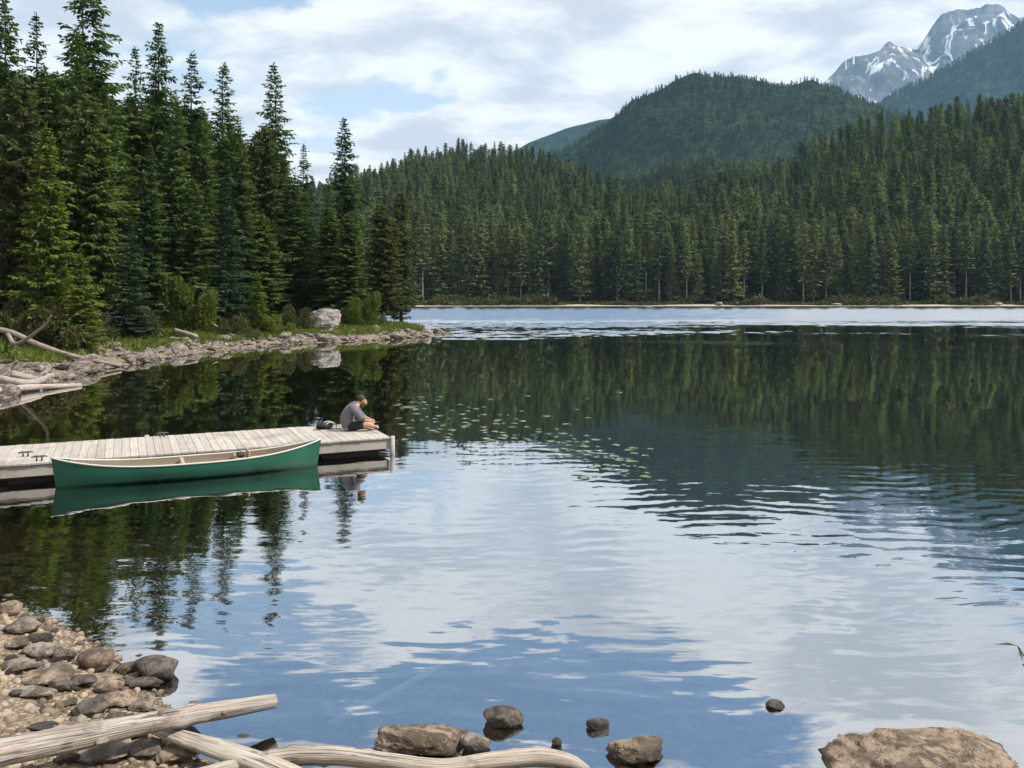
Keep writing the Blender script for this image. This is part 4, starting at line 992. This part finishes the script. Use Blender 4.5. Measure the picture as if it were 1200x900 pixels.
for x, y, zt in ((.05, -.02, DZ + .015), (.05, DW + .0, DZ + .02), (-4.6, -.085, DZ - .05), (-8.9, -.085, DZ - .05), (-4.6, DW + .085, DZ + .02), (-8.9, DW + .085, DZ)):
    V, F, T, UV = tube([[x, y, -2.6], [x, y, -.02], [x, y, zt]], [.05, .05, .048], 10)
    link('post', mesh_np('post', V, [F, T], [M['beam']], True, uv=UV), dock)
# cleats, loops of mooring gear
def cleat(px, py, label):
    Y_ = (H_CAM - DZ) * FPX / (py - YH); x_ = (px - 600) * Y_ / FPX
    o = link('mooring_cleat', None, None, (x_, Y_, DZ), (0, 0, TH)); tag(o, label, 'cleat')
    V, F, T, UV = tube([[-.13, 0, .07], [-.08, 0, .082], [.08, 0, .082], [.13, 0, .07]], [.008, .016, .016, .008], 8); link('horn', mesh_np('horn', V, [F, T], [M['metal']], True, uv=UV), o)
    for s in (-.04, .04):
        V, F, T, UV = tube([[s, 0, -.002], [s, 0, .08]], [.016, .012], 8); link('foot', mesh_np('foot', V, [F, T], [M['metal']], True, uv=UV), o)
cleat(30, 535, 'dark mooring cleat on the dock near the left picture edge')
cleat(46, 540, 'dark mooring cleat on the dock edge just left of the canoe')
cleat(190, 512, 'dark mooring cleat on the far edge of the dock behind the canoe')

# ------------------------------------------------------------------ canoe
def canoe():
    L = 4.64; cen = DC + UX * (-3.86) - NY * .53
    o = link('canoe', None, None, (cen.x, cen.y, 0), (0, 0, TH)); tag(o, 'green canoe with a pale rim moored along the near side of the dock', 'canoe')
    n_, mseg = 61, 21; t = np.linspace(-1, 1, n_)
    def hull(inset, zin):
        V = []
        for tt in t:
            a = abs(tt); b = max(.415 * (1 - a ** 2.3) ** .85 - inset, .004 if inset == 0 else .001)
            sh = .295 + .215 * a ** 3.0 - zin * .3; kz = -.095 + .03 * a ** 4 + zin
            for ph in np.linspace(-1, 1, mseg):
                u = abs(ph); yy = np.sign(ph) * b * min(1.03, 1.04 * math.sin(min(u * 1.12, 1) * 1.5708) ** .8 * (1 - .03 * u))
                zz = kz + (sh - kz) * u ** 1.55
                xx = tt * L / 2 * (1 - .035 * (1 - (zz - kz) / (sh - kz)) * a ** 6)
                if inset: xx *= .992
                V.append((xx, yy, zz))
        return np.array(V)
    link('hull', mesh_np('hull', hull(0, 0), grid_faces(mseg, n_)[:, ::-1], [M['green']], True), o)
    link('inside', mesh_np('inside', hull(.014, .02), grid_faces(mseg, n_), [M['canoe_in']], True), o)
    H_ = hull(0, 0).reshape(n_, mseg, 3)
    for j in (0, -1):
        V, F, T, UV = tube(H_[:, j] + np.array([0, 0, .004]), .016, 8); link('gunwale', mesh_np('gunwale', V, [F, T], [M['gunwale']], True, uv=UV), o)
    for s in (-1, 1):
        q_ = H_[0 if s < 0 else -1]; x0 = s * L / 2
        V = np.array([(x0 + s * .008, 0, .518), (x0 - s * .30, .095, .452), (x0 - s * .30, -.095, .452), (x0 + s * .008, 0, .506), (x0 - s * .30, .095, .44), (x0 - s * .30, -.095, .44)])
        link('end_deck', mesh_np('end_deck', V, [np.array([(0, 1, 2), (3, 5, 4)]), np.array([(0, 3, 4, 1), (1, 4, 5, 2), (2, 5, 3, 0)])], [M['green']]), o)
    for x, wd in ((-.2, .375), (.75, .35)):
        link('thwart', boxes('thwart', [(x - .03, x + .03, -wd, wd, .265, .288)], M['tan'], .006), o)
    for x, wd in ((-1.25, .25), (1.15, .27)):
        st = link('seat', boxes('seat', [(x - .13, x + .13, -wd, wd, .205, .23)], M['tan'], .008), o)
    bk = link('seat_back', boxes('seat_back', [(.93, .965, -.20, .20, .235, .42)], M['tan'], .01), o); bk.rotation_euler = (0, 0, 0)
    pad = link('cushion', boxes('cushion', [(.74, .88, -.13, .13, .288, .365)], M['darkwood'], .03), o)
    return o
canoe()

# ------------------------------------------------------------------ person on the dock
def skin_mesh(name, joints, bones, mat, sub=2):
    """one continuous surface grown round a skeleton: joints {name: (x, y, z, r[, r2])}"""
    ks = list(joints); me = bpy.data.meshes.new(name + '_cage')
    me.from_pydata([joints[k][:3] for k in ks], [(ks.index(a), ks.index(b)) for a, b in bones], [])
    o = bpy.data.objects.new(name + '_cage', me); col.objects.link(o)
    o.modifiers.new('skin', 'SKIN').use_smooth_shade = True
    sk = me.skin_vertices[0].data
    for i, k in enumerate(ks):
        rr_ = joints[k][3:]; sk[i].radius = (rr_[0], rr_[-1]); sk[i].use_root = (i == 0)
    s = o.modifiers.new('sub', 'SUBSURF'); s.levels = sub; s.render_levels = sub
    dg = bpy.context.evaluated_depsgraph_get(); dg.update()
    out = bpy.data.meshes.new_from_object(o.evaluated_get(dg)); out.name = name
    bpy.data.objects.remove(o); out.materials.clear(); out.materials.append(mat)
    out.polygons.foreach_set('use_smooth', np.ones(len(out.polygons), bool)); return out
J = dict(pelvis=(0, 0, .10, .125), belly=(-.03, 0, .24, .10), chest=(.05, 0, .40, .105), neck0=(.155, 0, .525, .070), neck=(.20, 0, .565, .056), skull=(.255, 0, .632, .086), face=(.308, 0, .588, .074), jaw=(.288, 0, .530, .048), nose=(.370, 0, .548, .012))
Bn = [('pelvis', 'belly'), ('belly', 'chest'), ('chest', 'neck0'), ('neck0', 'neck'), ('neck', 'skull'), ('skull', 'face'), ('face', 'jaw'), ('face', 'nose')]
for s, sd_ in ((1, 'l'), (-1, 'r')):
    J.update({sd_ + 'ear': (.262, s * .086, .595, .018), sd_ + 'sh': (.095, s * .185, .475, .062), sd_ + 'el': (.235, s * .235, .285, .042), sd_ + 'wr': (.385, s * .165, .205, .028), sd_ + 'palm': (.435, s * .135, .192, .032),
              sd_ + 'hip': (.07, s * .10, .095, .095), sd_ + 'kn': (.435, s * .215, .135, .062), sd_ + 'calf': (.46, s * .10, .085, .052), sd_ + 'an': (.50, s * -.02 + (.03 if s > 0 else -.01), .055, .036), sd_ + 'toe': (.605, s * -.075, .04, .030)})
    Bn += [('face' if False else 'skull', sd_ + 'ear'), ('neck0', sd_ + 'sh'), (sd_ + 'sh', sd_ + 'el'), (sd_ + 'el', sd_ + 'wr'), (sd_ + 'wr', sd_ + 'palm'), ('pelvis', sd_ + 'hip'), (sd_ + 'hip', sd_ + 'kn'), (sd_ + 'kn', sd_ + 'calf'), (sd_ + 'calf', sd_ + 'an'), (sd_ + 'an', sd_ + 'toe')]
    for f, (dy, ln) in enumerate(((-.030, .075), (-.010, .085), (.010, .08), (.028, .062))):
        a, b, c_ = sd_ + 'f%da' % f, sd_ + 'f%db' % f, sd_ + 'f%dc' % f
        J.update({a: (.462, s * .132 - dy, .188, .0095), b: (.462 + ln * .55, s * .128 - dy * 1.2, .178, .0088), c_: (.462 + ln * .85, s * .126 - dy * 1.2, .150, .0075)})
        Bn += [(sd_ + 'palm', a), (a, b), (b, c_)]
    J.update({sd_ + 'ta': (.43, s * .098, .185, .011), sd_ + 'tb': (.465, s * .075, .172, .009)}); Bn += [(sd_ + 'palm', sd_ + 'ta'), (sd_ + 'ta', sd_ + 'tb')]
pp = DC + UX * (-.56) + NY * 1.2
person = link('person', None, None, (pp.x, pp.y, DZ + .006), (0, 0, math.radians(10))); person.scale = (1.04, 1.04, 1.04)
tag(person, 'person in a grey blue shirt sitting hunched at the end of the dock', 'person')
body = link('body', skin_mesh('body', J, Bn, M['skin']), person)
def loft(rings, n_=20):
    """ellipse rings (f, z, half depth, half width) along the bent back, closed at both ends"""
    rg = np.array(rings); t0 = np.arange(len(rg)); t = np.linspace(0, len(rg) - 1, 4 * len(rg)); rg = np.stack([np.interp(t, t0, rg[:, i]) for i in range(4)], -1)
    for _ in range(3): rg[1:-1] = .25 * rg[:-2] + .5 * rg[1:-1] + .25 * rg[2:]
    tg = unit(np.gradient(rg[:, :2], axis=0)); V = []
    for (f, z, d_, w_), (tf, tz) in zip(rg, tg):
        for a in np.arange(n_) * 6.28318 / n_: V.append((f + math.cos(a) * d_ * tz, math.sin(a) * w_, z - math.cos(a) * d_ * tf))
    m_ = len(rg); F = [(i * n_ + j, i * n_ + (j + 1) % n_, (i + 1) * n_ + (j + 1) % n_, (i + 1) * n_ + j) for i in range(m_ - 1) for j in range(n_)]
    V += [(rg[0, 0], 0, rg[0, 1]), (rg[-1, 0], 0, rg[-1, 1])]; c = m_ * n_
    T = [(c, (j + 1) % n_, j) for j in range(n_)] + [(c + 1, (m_ - 1) * n_ + j, (m_ - 1) * n_ + (j + 1) % n_) for j in range(n_)]
    return np.array(V), np.array(F), np.array(T), np.zeros((len(V), 2))
torso = loft([(-.005, .085, .130, .160), (-.025, .13, .150, .178), (-.045, .22, .150, .180), (-.03, .32, .145, .190), (.015, .41, .130, .195), (.075, .48, .105, .165), (.13, .53, .085, .115), (.172, .565, .072, .078)])
sleeves = [tube([(.04, s * .13, .46), (.095, s * .185, .465), (.165, s * .222, .385), (.235, s * .238, .290), (.30, s * .212, .245)], [.085, .086, .072, .062, .052], 12) for s in (1, -1)]
V, F, UV = join([torso] + sleeves); V = V + (.012 * fbm(V * 9, 3))[:, None] * unit(V - [.0, 0, .3])
link('shirt', mesh_np('shirt', V, F, [M['shirt']], True, uv=UV), person)
Hj = dict(pelvis=(.0, 0, .095, .148), waist=(-.005, 0, .15, .14)); Hb = [('pelvis', 'waist')]
for s, sd_ in ((1, 'l'), (-1, 'r')):
    Hj.update({sd_ + 'hip': (.075, s * .105, .098, .112), sd_ + 'th': (.25, s * .160, .118, .094), sd_ + 'hem': (.33, s * .185, .125, .088)}); Hb += [('pelvis', sd_ + 'hip'), (sd_ + 'hip', sd_ + 'th'), (sd_ + 'th', sd_ + 'hem')]
link('shorts', skin_mesh('shorts', Hj, Hb, M['shorts']), person)
V, F = ICO[3]; V = V * [.104, .092, .092] * (1 + .04 * fbm(V * 4, 3))[:, None]; kp = (V[:, 0] < .045 + V[:, 2] * .35) & (V[:, 2] > -.055 - V[:, 0] * .2)
V[~kp] *= .80
link('hair', mesh_np('hair', V, F, [M['hair']], True), person, (.248, 0, .640), (0, .75, 0))
# the bag behind the person
bp = DC + UX * (-1.02) + NY * 1.62
bag = link('bag', None, None, (bp.x, bp.y, DZ + .004), (0, 0, math.radians(35))); tag(bag, 'small dark bag slumped on the dock just behind the sitting person', 'bag')
V, F = rock_shape(701, 4, planes=7, rough=.16, soft=.4); V = V * [.20, .13, .075]; V[:, 2] = np.maximum(V[:, 2] + .065, 0)
link('pouch', mesh_np('pouch', V, F, [M['bag']], True), bag)
for yy in (-.08, .09):
    a = np.linspace(0, math.pi, 11); V, F, T, UV = tube(np.stack([.12 - .14 * np.cos(a), np.full(11, yy), .03 + .11 * np.sin(a)], -1), .014, 7); link('strap', mesh_np('strap', V, [F, T], [M['paletrim']], True, uv=UV), bag)

# ------------------------------------------------------------------ water lilies
m, kk = material('lily_leaf'); o_ = kk.new('ShaderNodeTexCoord').outputs['Object']; r_ = kk.new('ShaderNodeObjectInfo').outputs['Random']
c = kk.mix(r_, (.12, .165, .10), (.22, .255, .185)); c = kk.mix(kk.ramp(kk.noise(o_, 9, 4), .5, .75, 0, .5), c, (.20, .17, .09)); finish(kk, c, .16, .8); M['pad'] = m
def pad_mesh(seed):
    r = np.random.default_rng(seed); n_ = 22; a = np.linspace(.18, 6.10, n_); ph = r.random() * 6
    rim = np.stack([np.cos(a), np.sin(a), np.zeros(n_)], -1) * (1 + .05 * np.sin(3 * a + ph))[:, None]
    V = [(0, 0, .012)] + [tuple(p * .6 + np.array([0, 0, .012])) for p in rim] + [tuple(p + np.array([0, 0, .014 + .014 * math.sin(2 * t + ph)])) for p, t in zip(rim, a)]
    V = [(x, y, z * .4) for x, y, z in V]; V += [(x, y, z - .003) for x, y, z in V]; N_ = 1 + 2 * n_
    T = [(0, i, i + 1) for i in range(1, n_)] + [(N_, N_ + i + 1, N_ + i) for i in range(1, n_)]
    Q = [(i, n_ + i, n_ + i + 1, i + 1) for i in range(1, n_)] + [(N_ + i, N_ + i + 1, N_ + n_ + i + 1, N_ + n_ + i) for i in range(1, n_)] + [(n_ + i, N_ + n_ + i, N_ + n_ + i + 1, n_ + i + 1) for i in range(1, n_)]
    return mesh_np('lily_pad', np.array(V), [np.array(T), np.array(Q)], [M['pad']], True)
PD = [pad_mesh(i) for i in range(5)]; q = np.random.default_rng(91); done = []
def pad(px, py, s, label, group=None):
    p = at(px, py); done.append((p.x, p.y, s))
    o = link('lily_pad', PD[q.integers(5)], None, (p.x, p.y, .004), (0, 0, q.random() * 6.28), (s * q.uniform(.9, 1.2), s, 1)); tag(o, label, 'lily pad', group)
pad(479, 477, .26, 'largest lone pale lily pad, floating farthest left beyond the end of the dock')
pad(711, 550, 0.0 + .15, 'pale lily pad at the lower right end of the lily patch')
pad(725, 460, .14, 'lone small lily pad farthest right and back from the lily patch')
tries = 0; n = 0
while n < 150 and tries < 6000:
    tries += 1
    px = q.uniform(462, 765); t_ = (px - 462) / 303
    py = 482 + 62 * t_ ** 1.3 + q.normal(0, 11 + 5 * (1 - t_)); 
    if q.random() < .12: py = q.uniform(464, 500)
    if py < 463 or (px > 690 and py < 500): continue
    p = at(px, py); s = q.uniform(.05, .14)
    if any(math.hypot(p.x - a, p.y - b) < (s + c_) * .95 for a, b, c_ in done): continue
    pad(px, py, s, 'pale green lily pad among many afloat beyond the end of the dock', 'lily pads afloat beyond the dock'); n += 1

# ------------------------------------------------------------------ leafy sprig at the right edge
sp0 = Vector((3.42, 5.05, -.02)); sh = link('shrub', None, None, sp0); tag(sh, 'green leafy plant at the right picture edge of which only a leaf tip shows', 'shrub')
q = np.random.default_rng(13); tubes, ends = [], []
for e in [(-.40, .05, 1.27), (-.1, .2, 1.5), (.3, -.1, 1.4), (.1, -.3, 1.2), (.4, .3, 1.6), (.0, .0, 1.7)]:
    e = np.array(e); tubes.append(tube([[0, 0, -.1], e * [.25, .25, .45], e * [.6, .6, .8], e], [.012, .010, .007, .003], 6)); ends.append(e)
V, F, UV = join(tubes); link('stems', mesh_np('stems', V, F, [M['bark']], True, uv=UV), sh)
B, D_ = [], []
for e in ends:
    for t_ in np.linspace(.5, 1, 8):
        for s in (-1, 1): B.append(e * [t_ ** 1.5, t_ ** 1.5, t_ ** .7]); D_.append(unit(np.array([q.normal(0, .6), q.normal(0, .6), q.normal(-.15, .45)])))
B, D_ = np.array(B), np.array(D_); n_ = len(B); sv = unit(np.cross(D_, q.normal(0, 1, (n_, 3))))
link('foliage', card_mesh('foliage', [cards(B, D_, sv, q.uniform(.08, .13, n_), q.uniform(.035, .055, n_), q.uniform(.3, .9, n_), .15)], M['leaf']), sh)
